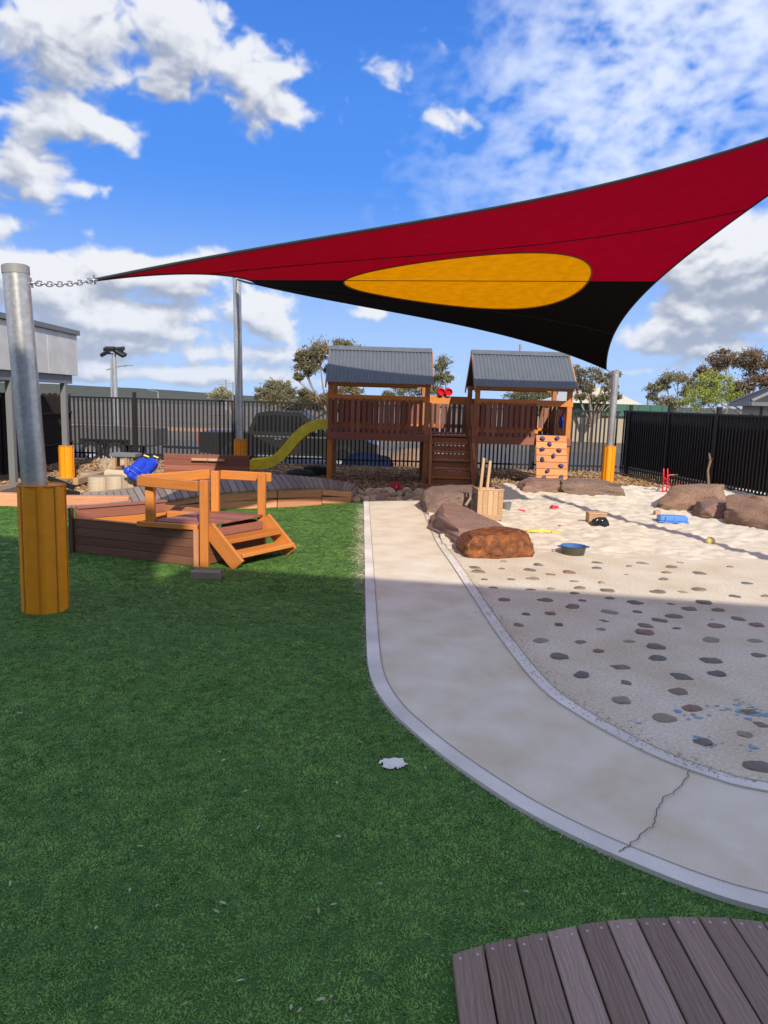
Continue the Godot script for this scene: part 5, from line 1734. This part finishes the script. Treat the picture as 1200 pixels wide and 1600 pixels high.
	# small things lying about
	var wb := obj("wooden_block", box_mesh(Vector3(0.11, 0.06, 0.06), 0.006), timber("pale"), null, Transform3D(Basis(Vector3.UP, 0.4), Vector3(4.154, 0, -10.99) + Vector3(0, 0.09, 0)))
	tag(wb, "small pale wooden block on the sand above the blue tray", "block")
	var ball := SphereMesh.new()
	ball.radius = 0.055
	ball.height = 0.1
	var bl := obj("ball", ball, M.cream, null, Transform3D(Basis(), Vector3(3.968, 0, -8.713) + Vector3(0, 0.085, 0)))
	tag(bl, "small cream ball on the sand beside the long pole shadow", "ball")
	var k := thing("toy_bucket", "small dark bucket on the sand right of the wooden crate", "bucket", Vector3(1.862, 0, -11.051))
	part("pail", lathe([Vector2(0.0, 0.0), Vector2(0.055, 0.0), Vector2(0.075, 0.12), Vector2(0.07, 0.122), Vector2(0.052, 0.012), Vector2(0.0, 0.01)], 20), M.flashing, k, Transform3D(Basis(), Vector3(1.872, 0, -11.053) + Vector3(0, 0.05, 0)))
	for q in [[Vector3(2.059, -0, -10.837), 0.09, "small red toy with rounded lobes on the sand right of the crate", 51], [Vector3(2.663, 0, -11.34), 0.11, "red toy scoop on the sand below the climbing wall boulder", 52], [Vector3(2.355, 0, -9.631), 0.05, "tiny red scrap on the sand above the yellow spade", 53]]:
		var g := thing("red_toy", q[2], "toy", q[0])
		var s: float = q[1]
		var at: Vector3 = q[0] + Vector3(0, 0.055, 0)
		for a in 3: part("lobe", rock_mesh(Vector3(s * 0.75, s * 0.5, s * 0.6), int(q[3]) + a, 4, 0.04, 5, 0.15), M.pink, g, Transform3D(Basis(Vector3.UP, a * 2.1), at + Vector3(cos(a * 2.1), 0.02, sin(a * 2.1)) * s * 0.33))
	var rb := thing("red_tub", "round red tub with a white mark on the river stones", "tub", Vector3(0.201, 0, -13.354))
	var ro := Vector3(0.199, 0, -13.164) + Vector3(0, 0.06, 0)
	part("wall", lathe([Vector2(0.0, 0.0), Vector2(0.092, 0.0), Vector2(0.098, 0.12), Vector2(0.094, 0.125), Vector2(0.086, 0.12), Vector2(0.084, 0.01), Vector2(0.0, 0.008)], 26), M.pink, rb, Transform3D(Basis(), ro))
	block(rb, "white_mark", M.zinc, ro + Vector3(0.012, 0.06, 0.0945), Vector3(0.02, 0.05, 0.006))
	# red trike behind the boulders
	var tr := thing("red_trike", "small red metal trike with upright handlebars behind the boulder", "trike", Vector3(5.463, 0, -13.936))
	var z := -13.05
	var f := Vector3(5.028, 0.184, -13.05)
	var hub := Vector3(f.x, 0.17, z)
	for s in [-1.0, 1.0]: tube(tr, "fork", M.red, [hub + Vector3(0.035 * s, 0, 0), hub + Vector3(0.035 * s, 0.2, 0.02), Vector3(5.035, 0.71, -13.1) + Vector3(0.035 * s, -0.12, 0)], [0.013], 8)
	tube(tr, "handlebar", M.red, [Vector3(4.981, 0.46, -13.05), Vector3(5.052, 0.312, -13.05) + Vector3(0, 0.08, 0), Vector3(5.083, 0.434, -13.1), Vector3(5.104, 0.458, -13.1) + Vector3(0, 0.02, 0), Vector3(5.193, 0.484, -13.1)], [0.013], 8)
	tube(tr, "grip", M.black, [Vector3(5.193, 0.484, -13.1), Vector3(5.262, 0.486, -13.1)], [0.017], 8)
	tube(tr, "frame", M.red, [Vector3(5.046, 0.369, -13.05), hub + Vector3(0.12, 0.1, -0.05), hub + Vector3(0.32, 0.02, -0.12), hub + Vector3(0.42, 0.0, -0.15)], [0.018], 8)
	part("seat", rock_mesh(Vector3(0.2, 0.07, 0.16), 88, 3, 0.02, 6, 0.3), M.red, tr, Transform3D(Basis(), hub + Vector3(0.36, 0.07, -0.12)))
	for q in [[hub, 0.12, 0.03], [hub + Vector3(0.44, -0.06, -0.02), 0.11, 0.03], [hub + Vector3(0.44, -0.06, -0.3), 0.11, 0.03]]:
		var ring := []
		var rr: float = q[1]
		for a in 24: ring.append(q[0] + Vector3(cos(a * TAU / 24) * rr, sin(a * TAU / 24) * rr, 0))
		var wst := begin()
		tube_into(wst, ring, [0.02], 7, true)
		var wl := part("wheel", wst.commit(), M.post, tr)
		for a in 3: tube(wl, "spoke", M.red, [q[0] - Vector3(cos(a * 1.05), sin(a * 1.05), 0) * rr, q[0] + Vector3(cos(a * 1.05), sin(a * 1.05), 0) * rr], [0.008], 5)
	# stick leaning on the fence
	var sk := thing("crooked_stick", "crooked bare stick leaning upright against the right fence", "stick", Vector3(6.134, 0, -13.809))
	tube(sk, "stem", M.stick, [Vector3(5.93, 0.055, -13.35), Vector3(5.962, 0.323, -13.4), Vector3(5.949, 0.554, -13.45), Vector3(6.001, 0.729, -13.5), Vector3(5.986, 0.867, -13.55)], [0.03, 0.026, 0.022, 0.024, 0.014], 8)
	tube(sk, "twig", M.stick, [Vector3(6, 0.741, -13.5), Vector3(6.011, 0.769, -13.45)], [0.014, 0.008], 6)


# ---------------------------------------------------------------- garden bed behind the boardwalk
func build_garden_bed() -> void:
	for q in [[Vector3(-5.55, 0.1, -10.22), Vector3(-4.6, 0.1, -10.16), "sleeper", "rust-coloured timber sleeper edging the turf behind the near pole"], [Vector3(-4.58, 0.07, -10.35), Vector3(-3.7, 0.07, -10.5), "sleeper", "short low timber sleeper beside the boardwalk ramp"], [Vector3(-5.62, 0.11, -10.15), Vector3(-5.75, 0.11, -11.9), "grey", "grey timber sleeper running back towards the carport posts"], [Vector3(-5.3, 0.12, -12.4), Vector3(-5.45, 0.1, -15.4), "pale", "long pale timber edging beam beside the carport pad"]]:
		var e := thing("timber_sleeper", q[3], "sleeper", (q[0] + q[1]) * 0.5)
		beam(e, "beam", timber(q[2]), q[0], q[1], 0.19 if q[2] != "pale" else 0.1, 0.2 if q[2] != "pale" else 0.12, Vector3.UP, 0.012)
	for q in [[Vector3(-5.6, 0.2, -12.1), Vector3(-5.0, 0.13, -11.6), "black plastic pipe lying on the bed edge, uppermost of three"], [Vector3(-5.5, 0.1, -11.5), Vector3(-4.75, 0.08, -11.2), "thick black plastic pipe lying on the mulch, middle of three"], [Vector3(-5.3, 0.06, -11.0), Vector3(-4.7, 0.05, -10.85), "black plastic pipe lying on the mulch nearest the turf"]]:
		var e := thing("black_pipe", q[2], "pipe", q[0], "black pipes by the carport")
		tube(e, "tube", M.black, [q[0], q[1]], [0.045], 12)
	# stumps
	var stumps := [[153, 770, 0.145, 0.29, "upright pale log stump, left one of the front row"], [180, 770, 0.15, 0.3, "split pale log stump, second in the front row"], [207, 769, 0.14, 0.25, "pale log stump, third in the front row"], [232, 768, 0.13, 0.2, "low pale log stump behind the platform handrail"]]
	var feet := [Vector3(-4.717, 0, -11.898), Vector3(-4.455, 0, -11.961), Vector3(-4.218, 0, -12.102), Vector3(-4.016, 0, -12.238), Vector3(-4.889, 0, -13.36), Vector3(-5.647, 0, -13.926), Vector3(-5.91, 0, -15.535), Vector3(-5.81, 0, -16.015), Vector3(-5.796, 0, -14.616)]
	for i in 4: stump(feet[i], stumps[i][2], stumps[i][3], stumps[i][4], 500 + i)
	stump(feet[5], 0.2, 0.13, "low grey stump at the back left of the bed", 510)
	stump(feet[6], 0.18, 0.25, "grey weathered stump behind the dry weed", 511)
	stump(feet[7], 0.17, 0.22, "grey weathered stump under the grey table", 512)
	var lg := thing("fallen_log", "pale log lying on its side behind the front stumps", "log", feet[4])
	tube(lg, "trunk", timber("log"), [Vector3(-5.203, 0, -13.598) + Vector3(0, 0.13, 0), Vector3(-4.662, 0, -13.421) + Vector3(0, 0.12, 0)], [0.1, 0.11], 14)
	# grey table
	var t := thing("grey_table", "small grey topped table with pale timber legs behind the stumps", "table", Vector3(-5.282, 0, -14.769))
	var to := Vector3(-5.23, 0, -14.656)
	block(t, "top", M.flashing, to + Vector3(0, 0.42, 0), Vector3(0.52, 0.07, 0.4), 0.0, 0.008)
	for q in [[-0.17, 0.15, "pale"], [0.06, 0.15, "pale"], [-0.2, -0.15, "rust"], [0.2, -0.15, "rust"]]: beam(t, "leg", timber(q[2]), to + Vector3(q[0], 0, q[1]), to + Vector3(q[0], 0.385, q[1]), 0.05, 0.05, Vector3.RIGHT)
	# blue toy
	var b := thing("blue_toy", "bright blue lumpy plastic toy tipped up on the boardwalk", "toy", Vector3(-4.27, 0.2, -12.754))
	var bo := Vector3(-3.981, 0.455, -11.9)
	for q in [[Vector3(-0.15, -0.1, 0.05), Vector3(0.08, 0.12, 0.04), 0.105], [Vector3(-0.06, -0.13, 0.0), Vector3(0.22, 0.11, 0.0), 0.115]]:
		var d: Vector3 = q[1] - q[0]
		var pts := []
		var rr := []
		for j in 9:
			var u := j / 8.0
			pts.append(bo + q[0] + d * u)
			rr.append(float(q[2]) * (0.72 + 0.3 * sin(PI * (0.15 + 0.75 * u)) + 0.05 * sin(u * 19.0)) * (0.75 if j == 0 or j == 8 else 1.0))
		tube(b, "body", M.blue, pts, rr, 16)
		part("tip", box_mesh(Vector3(0.09, 0.02, 0.05), 0.006), M.cream, b, Transform3D(Basis(Vector3.BACK, -0.35), bo + q[1] + d.normalized() * 0.055 + Vector3(-0.03, 0.03, 0)))
		for j in 2: tube(b, "strap", M.blue, [bo + q[0] + d * (0.2 + 0.25 * j) + Vector3(-0.06, 0.03, 0.085), bo + q[0] + d * (0.25 + 0.25 * j) + Vector3(0.0, -0.02, 0.1), bo + q[0] + d * (0.2 + 0.25 * j) + Vector3(0.07, -0.07, 0.075)], [0.016], 7)
	for q in [[-0.16, -0.15], [-0.07, -0.19], [-0.21, -0.09]]: part("knob", rock_mesh(Vector3(0.15, 0.13, 0.15), 91, 2, 0.03, 5, 0.1), M.blue, b, Transform3D(Basis(), bo + Vector3(q[0], q[1] - 0.02, 0.05)))
	part("base", lathe([Vector2(0.0, 0.0), Vector2(0.12, 0.0), Vector2(0.1, 0.1), Vector2(0.0, 0.1)], 18), M.blue, b, Transform3D(Basis(), bo + Vector3(0.06, -0.2, 0)))
	# dry weed
	var w := thing("dry_weed", "dry straw-coloured weed standing in the garden bed", "weed", Vector3(-5.516, 0, -14.322))
	var wo := Vector3(-5.474, 0, -14.213)
	for i in 16:
		var a := rng.randf() * TAU
		var h := rng.randf_range(0.2, 0.42)
		var l := rng.randf_range(0.03, 0.16)
		tube(w, "stem", timber("log"), [wo, wo + Vector3(cos(a) * l * 0.4, h * 0.6, sin(a) * l * 0.4), wo + Vector3(cos(a) * l, h, sin(a) * l)], [0.005, 0.004, 0.002], 4)
		part("seed_head", rock_mesh(Vector3(0.03, 0.05, 0.03), 600 + i % 3, 3, 0.05, 3, 0.1), timber("log"), w, Transform3D(Basis(), wo + Vector3(cos(a) * l, h - 0.01, sin(a) * l)))
	# sand spilt on the turf
	var sp := Vector3(0.075, 0, -3.076)
	var spill := field(sp.x - 0.09, sp.x + 0.09, sp.z - 0.09, sp.z + 0.09, 0.005, func(x: float, zz: float) -> float:
		var d := Vector2((x - sp.x) / 0.06, (zz - sp.z) / 0.052).length() + fine_noise.get_noise_2d(x * 40.0, zz * 40.0) * 0.5
		return 0.05 - 0.013 * d * d if d < 1.05 else NAN)
	tag(obj("sand_spill", spill, M.spill), "small white patch of spilt sand on the near turf", "sand spill")


func stump(foot: Vector3, r: float, h: float, label: String, sd3: int) -> void:
	var o := thing("log_stump", label, "stump", foot, "log stumps in the garden bed")
	var rr := RandomNumberGenerator.new()
	rr.seed = sd3
	var st := begin()
	var n := 22
	var ring := []
	for k in n: ring.append(r * (1.0 + rr.randf_range(-0.045, 0.045)))
	for k in n:
		var c := []
		for q in [[k, -0.05], [k, h * 0.5], [k, h - 0.012], [(k + 1) % n, -0.05], [(k + 1) % n, h * 0.5], [(k + 1) % n, h - 0.012]]:
			var a: float = TAU * q[0] / n
			c.append(Vector3(cos(a) * ring[q[0]], q[1], sin(a) * ring[q[0]]))
		var out: Vector3 = c[1] + c[4]
		out.y = 0
		quad(st, c[0], c[3], c[4], c[1], out)
		quad(st, c[1], c[4], c[5], c[2], out)
	part("bark", st.commit(), timber("log"), o, Transform3D(Basis(), foot))
	var cap := begin()
	for k in n:
		var a0 := TAU * k / n
		var a1 := TAU * (k + 1) / n
		var r0: float = ring[k]
		var r1: float = ring[(k + 1) % n]
		var p0 := Vector3(cos(a0) * r0, h - 0.012, sin(a0) * r0)
		var p1 := Vector3(cos(a1) * r1, h - 0.012, sin(a1) * r1)
		quad(cap, p0, p1, p1 * Vector3(0.93, 1, 0.93) + Vector3(0, 0.012, 0), p0 * Vector3(0.93, 1, 0.93) + Vector3(0, 0.012, 0), p0 + p1)
		tri(cap, p0 * Vector3(0.93, 1, 0.93) + Vector3(0, 0.012, 0), p1 * Vector3(0.93, 1, 0.93) + Vector3(0, 0.012, 0), Vector3(0, h + 0.004, 0), Vector3.UP)
	part("cut_face", cap.commit(), timber("grey"), o, Transform3D(Basis(), foot))


# ---------------------------------------------------------------- trees
var leaf_mesh: Mesh


func tree(called: String, label: String, foot: Vector3, clumps: Array, leaf_a: Color, leaf_b: Color, trunk_r: float, per: float, leaf_size: float, sd4: int, fork := 0.35) -> void:
	# clumps: [centre, half width, half height]
	var r := RandomNumberGenerator.new()
	r.seed = sd4
	var o := thing(called, label, "tree", foot, "trees beyond the fence")
	var mid := Vector3.ZERO
	for c in clumps: mid += c[0] / clumps.size()
	var split := foot.lerp(Vector3(lerpf(foot.x, mid.x, 0.6), mid.y, foot.z), fork)
	tube(o, "trunk", M.bark, [foot - Vector3(0, 0.2, 0), foot.lerp(split, 0.5) + Vector3(r.randf_range(-0.1, 0.1), 0, 0), split], [trunk_r * 1.2, trunk_r, trunk_r * 0.8], 9)
	var limbs := begin()
	var places := []
	var tints := []
	for c in clumps:
		var ce: Vector3 = c[0]
		var hw: float = c[1]
		var hh: float = c[2]
		var bend := split.lerp(ce, 0.5) + Vector3(r.randf_range(-0.2, 0.2), -0.12 * (ce - split).length() * r.randf_range(-0.2, 1.0), r.randf_range(-0.3, 0.3))
		var base := ce - Vector3(0, hh * 0.7, 0)
		tube_into(limbs, [split - Vector3(0, 0.1, 0), bend, base], [trunk_r * 0.55, trunk_r * 0.38, trunk_r * 0.2], 6)
		for k in 6:
			var tip := ce + Vector3(r.randf_range(-0.85, 0.85) * hw, r.randf_range(-0.6, 0.8) * hh, r.randf_range(-0.85, 0.85) * hw)
			var m := base.lerp(tip, 0.5) + Vector3(r.randf_range(-0.1, 0.1), -0.08, 0) * hw
			tube_into(limbs, [bend.lerp(base, r.randf_range(0.4, 1.0)), m, tip], [trunk_r * 0.18, trunk_r * 0.12, trunk_r * 0.05], 5)
		# leaves gather in small bunches inside the clump
		var bunches := int(9 + hw * hh * 16.0)
		for k in bunches:
			var d := Vector3(r.randfn(), r.randfn(), r.randfn()).normalized() * pow(r.randf(), 0.42)
			var bc := ce + Vector3(d.x * hw, d.y * hh, d.z * hw)
			var br := r.randf_range(0.12, 0.3) * minf(1.0, hw)
			var tone := r.randf()
			for j in int(3.0 * per * r.randf_range(0.6, 1.3)):
				var q := Vector3(r.randfn(), r.randfn() * 0.7, r.randfn()) * br
				var b := Basis.from_euler(Vector3(r.randf_range(-0.7, 0.7), r.randf() * TAU, r.randf_range(-1.5, 1.5)))
				places.append(Transform3D(b.scaled_local(Vector3.ONE * leaf_size * r.randf_range(0.4, 0.95)), bc + q))
				tints.append(leaf_a.lerp(leaf_b, clampf(tone + r.randf_range(-0.3, 0.3), 0, 1)))
	var lm := MeshInstance3D.new()
	lm.name = "limbs"
	lm.mesh = limbs.commit()
	lm.material_override = M.bark
	lm.position = -o.position
	o.add_child(lm, true)
	var crown := many("crown", leaf_mesh, M.leaf, places, tints)
	crown.position = -o.position
	crown.set_meta("kind", "stuff")
	o.add_child(crown, true)


func build_trees() -> void:
	var st := begin()
	for s in [1.0, -1.0]:
		tri(st, Vector3(-0.5, 0, 0), Vector3(0.05, 0.16, 0.04 * s), Vector3(0.5, -0.08, 0), Vector3(0, 0.3, s))
		tri(st, Vector3(-0.5, 0, 0), Vector3(0.5, -0.08, 0), Vector3(0.0, -0.17, 0.04 * s), Vector3(0, 0.3, s))
		break
	leaf_mesh = st.commit()
	var gum_a := Color(0.1, 0.1, 0.045)
	var gum_b := Color(0.18, 0.135, 0.07)
	var olive_a := Color(0.1, 0.105, 0.055)
	var olive_b := Color(0.19, 0.17, 0.09)
	tree("gum_tree", "tall gum tree with a spreading crown behind the left playhouse", Vector3(-3.6, -0.45, -46), [
		[Vector3(-4.247, 4.574, -46), 1.15, 0.6], [Vector3(-5.104, 3.618, -46), 0.75, 0.45], [Vector3(-2.67, 4.737, -46), 0.9, 0.5], [Vector3(-1.907, 4.235, -47), 0.8, 0.6], [Vector3(-5.571, 2.902, -46), 0.35, 0.3], [Vector3(-3.512, 3.592, -47), 0.6, 0.35], [Vector3(-5.426, 4.075, -46), 0.4, 0.35], [Vector3(-2.334, 2.135, -46), 0.9, 0.45], [Vector3(-3.601, 1.704, -46), 0.8, 0.4], [Vector3(-5.001, 1.938, -46), 0.6, 0.4]], gum_a, gum_b, 0.13, 34, 0.27, 1)
	tree("shrubby_tree", "round grey-green tree above the fence left of the slide", Vector3(-6.6, -0.45, -45), [[Vector3(-7.429, 2.165, -45), 0.6, 0.42], [Vector3(-6.65, 2.226, -45), 0.7, 0.5], [Vector3(-6.919, 1.679, -45), 0.9, 0.45], [Vector3(-5.983, 1.784, -45), 0.55, 0.4], [Vector3(-7.621, 1.581, -45), 0.4, 0.3]], olive_a, olive_b, 0.09, 40, 0.25, 2)
	tree("gum_tree", "slim gum tree between the two playhouse roofs", Vector3(3.6, -0.45, -50), [[Vector3(3.484, 4.224, -50), 0.65, 0.45], [Vector3(3.088, 3.366, -50), 0.7, 0.4], [Vector3(3.914, 3.22, -50), 0.4, 0.4], [Vector3(3.036, 2.513, -50), 0.6, 0.35], [Vector3(3.648, 2.361, -50), 0.4, 0.3]], olive_a, olive_b, 0.08, 30, 0.25, 3)
	tree("gum_tree", "sparse gum tree seen below the left playhouse roof", Vector3(1.9, -0.45, -52), [[Vector3(0.736, 2.298, -52), 0.8, 0.35], [Vector3(1.536, 2.589, -52), 0.7, 0.35], [Vector3(2.223, 2.254, -52), 0.6, 0.3], [Vector3(0.023, 2.055, -52), 0.5, 0.25]], olive_a, olive_b, 0.07, 14, 0.25, 4)
	tree("gum_tree", "open-branched gum tree between the right playhouse and the right pole", Vector3(12.0, -0.45, -43), [[Vector3(11.042, 3.665, -43), 0.65, 0.4], [Vector3(11.794, 3.505, -43), 0.6, 0.35], [Vector3(10.908, 2.931, -43), 0.55, 0.35], [Vector3(11.739, 2.736, -43), 0.55, 0.3], [Vector3(12.553, 3.272, -43), 0.45, 0.3], [Vector3(12.959, 2.809, -43), 0.45, 0.35], [Vector3(12.264, 2.164, -43), 0.5, 0.25], [Vector3(12.742, 2.252, -43), 0.4, 0.25], [Vector3(13.256, 2.34, -43), 0.4, 0.3], [Vector3(11.256, 2.208, -43), 0.4, 0.22], [Vector3(13.012, 3.577, -43), 0.35, 0.22]], gum_a, gum_b, 0.1, 17, 0.24, 5)
	tree("shrubby_tree", "dark bushy tree seen below the right playhouse roof", Vector3(11.5, -0.45, -62), [[Vector3(12.037, 2.542, -62), 1.2, 0.5], [Vector3(10.87, 2.295, -62), 0.9, 0.4], [Vector3(13.222, 2.471, -62), 0.9, 0.5]], olive_a, Color(0.12, 0.13, 0.06), 0.1, 34, 0.3, 6)
	tree("gum_tree", "flat-topped gum tree at the fence corner, left of the bright green tree", Vector3(19.6, -0.45, -50), [[Vector3(19.535, 3.767, -50), 1.1, 0.3], [Vector3(18.705, 3.402, -50), 0.8, 0.3], [Vector3(18.046, 3.043, -50), 0.6, 0.3], [Vector3(17.924, 2.442, -50), 0.4, 0.2], [Vector3(19.257, 2.053, -50), 0.9, 0.35], [Vector3(20.223, 2.851, -50), 0.6, 0.4], [Vector3(18.631, 1.777, -50), 0.8, 0.3]], gum_a, olive_b, 0.12, 26, 0.26, 7)
	tree("leafy_tree", "bright green leafy tree in front of the gums at the right", Vector3(20.0, -0.45, -43), [[Vector3(18.655, 3.452, -43), 0.7, 0.5], [Vector3(18.156, 2.852, -43), 0.9, 0.55], [Vector3(19.253, 3.031, -43), 0.8, 0.55], [Vector3(17.844, 2.219, -43), 0.8, 0.5], [Vector3(18.843, 2.285, -43), 0.9, 0.5], [Vector3(19.86, 2.536, -43), 0.6, 0.5]], Color(0.17, 0.22, 0.03), Color(0.3, 0.33, 0.06), 0.1, 26, 0.2, 8)
	tree("gum_tree", "tallest gum tree with two rusty crowns at the right edge", Vector3(28.2, -0.45, -56), [[Vector3(25.212, 5.444, -56), 1.25, 0.85], [Vector3(27.168, 5.595, -56), 1.2, 0.85], [Vector3(28.396, 5.349, -56), 0.9, 0.5], [Vector3(23.869, 4.411, -56), 0.8, 0.5], [Vector3(27.679, 3.954, -56), 0.95, 0.7], [Vector3(28.753, 3.843, -56), 0.8, 0.6], [Vector3(26.525, 3.444, -56), 0.7, 0.6], [Vector3(26.753, 2.639, -56), 1.0, 0.5], [Vector3(23.368, 3.589, -56), 0.7, 0.4]], Color(0.09, 0.08, 0.038), Color(0.18, 0.105, 0.06), 0.17, 34, 0.3, 9)
	tree("shrubby_tree", "sparse pale shrub on the skyline left of the middle sail pole", Vector3(-15.8, -0.45, -75), [[Vector3(-17.451, 1.716, -75), 0.9, 0.45], [Vector3(-16.475, 1.809, -75), 0.8, 0.4], [Vector3(-16.929, 2.181, -75), 0.5, 0.3]], Color(0.2, 0.19, 0.09), Color(0.27, 0.25, 0.12), 0.07, 14, 0.3, 10)
	tree("shrubby_tree", "dark low tree on the skyline behind the parked ute roof", Vector3(-5.4, -0.45, -52), [[Vector3(-6.096, 1.294, -52), 1.3, 0.5], [Vector3(-4.878, 1.42, -52), 1.2, 0.5], [Vector3(-7.223, 1.082, -52), 0.9, 0.4], [Vector3(-3.61, 1.189, -52), 1.0, 0.5]], olive_a, gum_b, 0.1, 30, 0.28, 11)


# ---------------------------------------------------------------- loose cover on the ground
func inside_path(x: float, z: float) -> bool:
	if z > -2.15: return false
	return x > edge_x(path_left, z) - 0.012 and z > -11.5


func build_ground_cover() -> void:
	var r := RandomNumberGenerator.new()
	r.seed = 77
	# pile of the artificial turf
	var st := begin()
	for k in 44:
		var p := Vector3(r.randf_range(-0.03, 0.03), 0, r.randf_range(-0.03, 0.03))
		var a := r.randf() * TAU
		var w := Vector3(cos(a), 0, sin(a)) * 0.0021
		var lean := Vector3(r.randf_range(-0.011, 0.011) + 0.002, r.randf_range(0.0035, 0.0065), r.randf_range(-0.011, 0.011))
		var nn := Vector3(lean.x * 30.0, 1.0, lean.z * 30.0).normalized()
		var order := [p - w, p + lean, p + w]
		# the side that faces up is the front (clockwise)
		if (order[1] - order[0]).cross(order[2] - order[0]).y > 0.0: order.reverse()
		for v in order:
			st.set_normal(nn)
			st.add_vertex(v)
	var tuft := st.commit()
	var places := []
	var tints := []
	var clump := FastNoiseLite.new()
	clump.seed = 4
	clump.frequency = 1.2
	clump.fractal_octaves = 3
	var z := -1.45
	while z > -11.3:
		var step := 0.037 if z > -4.2 else 0.05 if z > -6.5 else 0.062
		var lo := maxf(-0.56 * -z - 0.25, -7.0)
		var x := lo
		while x < 2.1:
			var px := x + r.randf_range(-0.5, 0.5) * step
			var pz := z + r.randf_range(-0.5, 0.5) * step
			x += step
			if not on_turf(px, pz): continue
			var s := r.randf_range(0.85, 1.25) * (1.0 if z > -6.0 else 1.35)
			places.append(Transform3D(Basis(Vector3.UP, r.randf() * TAU).scaled_local(Vector3(s, s * r.randf_range(0.8, 1.3), s)), Vector3(px, 0.0295, pz)))
			var f := clampf(0.5 + clump.get_noise_2d(px, pz) * 0.45 + r.randf_range(-0.5, 0.5), 0, 1)
			tints.append(Color(0.12, 0.285, 0.055).lerp(Color(0.24, 0.47, 0.09), f))
		z -= step
	stuff("turf_pile", tuft, M.blade, places, tints, "short green blades of the artificial turf", "artificial grass")
	# pale flecks of leaf litter on the turf
	var fs := begin()
	var rim := [Vector3(-0.013, 0, 0), Vector3(-0.004, 0.002, 0.0045), Vector3(0.006, 0.0025, 0.0035), Vector3(0.014, 0, 0.001), Vector3(0.004, 0.001, -0.0035), Vector3(-0.006, 0.0005, -0.003)]
	for k in range(1, 5): tri(fs, rim[0], rim[k], rim[k + 1], Vector3.UP)
	var fleck := fs.commit()
	places = []
	tints = []
	for i in 360:
		var pz := -1.5 - pow(r.randf(), 1.2) * 9.5
		var px := r.randf_range(-0.56, 0.4) * -pz
		if not on_turf(px, pz): continue
		var s := r.randf_range(0.3, 1.15) * (1.0 if pz > -5.0 else 1.3)
		places.append(Transform3D(Basis.from_euler(Vector3(r.randf_range(-0.3, 0.3), r.randf() * TAU, r.randf_range(-0.3, 0.3))).scaled_local(Vector3(s, 1, s)), Vector3(px, 0.044, pz)))
		tints.append(Color(0.35, 0.3, 0.17).lerp(Color(0.5, 0.46, 0.36), r.randf()))
	stuff("leaf_litter", fleck, M.tinted, places, tints, "pale dry leaf flecks scattered over the turf", "leaf litter")
	# sand that has blown onto the turf along the path
	var grain := box_mesh(Vector3(0.009, 0.003, 0.008), 0.0)
	places = []
	tints = []
	for i in 7000:
		var pz := -11.3 + pow(r.randf(), 0.8) * 8.9
		var spread := 0.07 if pz < -6.0 else 0.016
		if pz > -6.0 and r.randf() < 0.55: continue
		var band := 0.5 + 0.5 * sin(pz * 7.0) * cos(pz * 2.3)
		if r.randf() > 0.25 + 0.75 * band: continue
		var px := edge_x(path_left, pz) - absf(r.randfn()) * spread
		var s := r.randf_range(0.4, 1.2) * (0.6 if pz < -6.0 else 0.4)
		places.append(Transform3D(Basis(Vector3.UP, r.randf() * TAU).scaled_local(Vector3(s, 1, s)), Vector3(px, 0.036 + r.randf() * 0.004, pz)))
		tints.append(Color(0.58, 0.52, 0.42))
	for i in 2600:
		var f := r.randf()
		var e := sample(path_right_out, f)
		var px := e.x + r.randfn() * 0.05
		places.append(Transform3D(Basis(Vector3.UP, r.randf() * TAU).scaled_local(Vector3.ONE * r.randf_range(0.3, 0.8)), Vector3(px, 0.0535 if px < e.x else 0.0425, e.y)))
		tints.append(Color(0.5, 0.44, 0.36).lerp(Color(0.25, 0.21, 0.17), pow(r.randf(), 3)))
	stuff("sand_grains", grain, M.tinted, places, tints, "loose pale sand grains along the edges of the path", "sand grains")
	# bark chips
	var chip := box_mesh(Vector3(0.062, 0.009, 0.022), 0.002)
	places = []
	tints = []
	for i in 30000:
		var px := r.randf_range(-7.4, 6.6)
		var pz := r.randf_range(-18.3, -10.3)
		if px < -0.5 and pz > -12.6 and px > -4.3: continue
		if px > -0.75 and px < 1.2 and pz > -12.4: continue
		if px > 1.2 and pz > -13.25 and px < 5.4: continue
		if px >= 5.4 and pz > -12.4: continue
		var s := r.randf_range(0.5, 1.4)
		places.append(Transform3D(Basis.from_euler(Vector3(r.randf_range(-0.5, 0.5), r.randf() * TAU, r.randf_range(-0.5, 0.5))).scaled_local(Vector3.ONE * s), Vector3(px, 0.012 + fine_noise.get_noise_2d(px * 2.0, pz * 2.0) * 0.03 + 0.05 * smoothstep(1.5, 3.0, px) * smoothstep(-13.0, -13.8, pz) + r.randf() * 0.012, pz)))
		tints.append(Color(0.22, 0.125, 0.065).lerp(Color(0.55, 0.36, 0.2), pow(r.randf(), 1.4)))
	stuff("bark_mulch", chip, M.tinted, places, tints, "brown bark chip mulch under the play fort", "bark mulch")


func on_turf(x: float, z: float) -> bool:
	if x > edge_x(path_left, z) - 0.006: return false
	if x > 0.232 and z > edge_z(arc_line, x) - 0.008: return false
	if z < -10.1 and x < -2.7: return false
	if z < -10.3 and x < -2.7 + 0.0: return false
	if x > -2.75 and z < -10.25 - (x + 2.75) * 0.58: return false
	if x > -3.1 and x < -1.72 and z < -7.3 and z > -7.5: return false
	return true
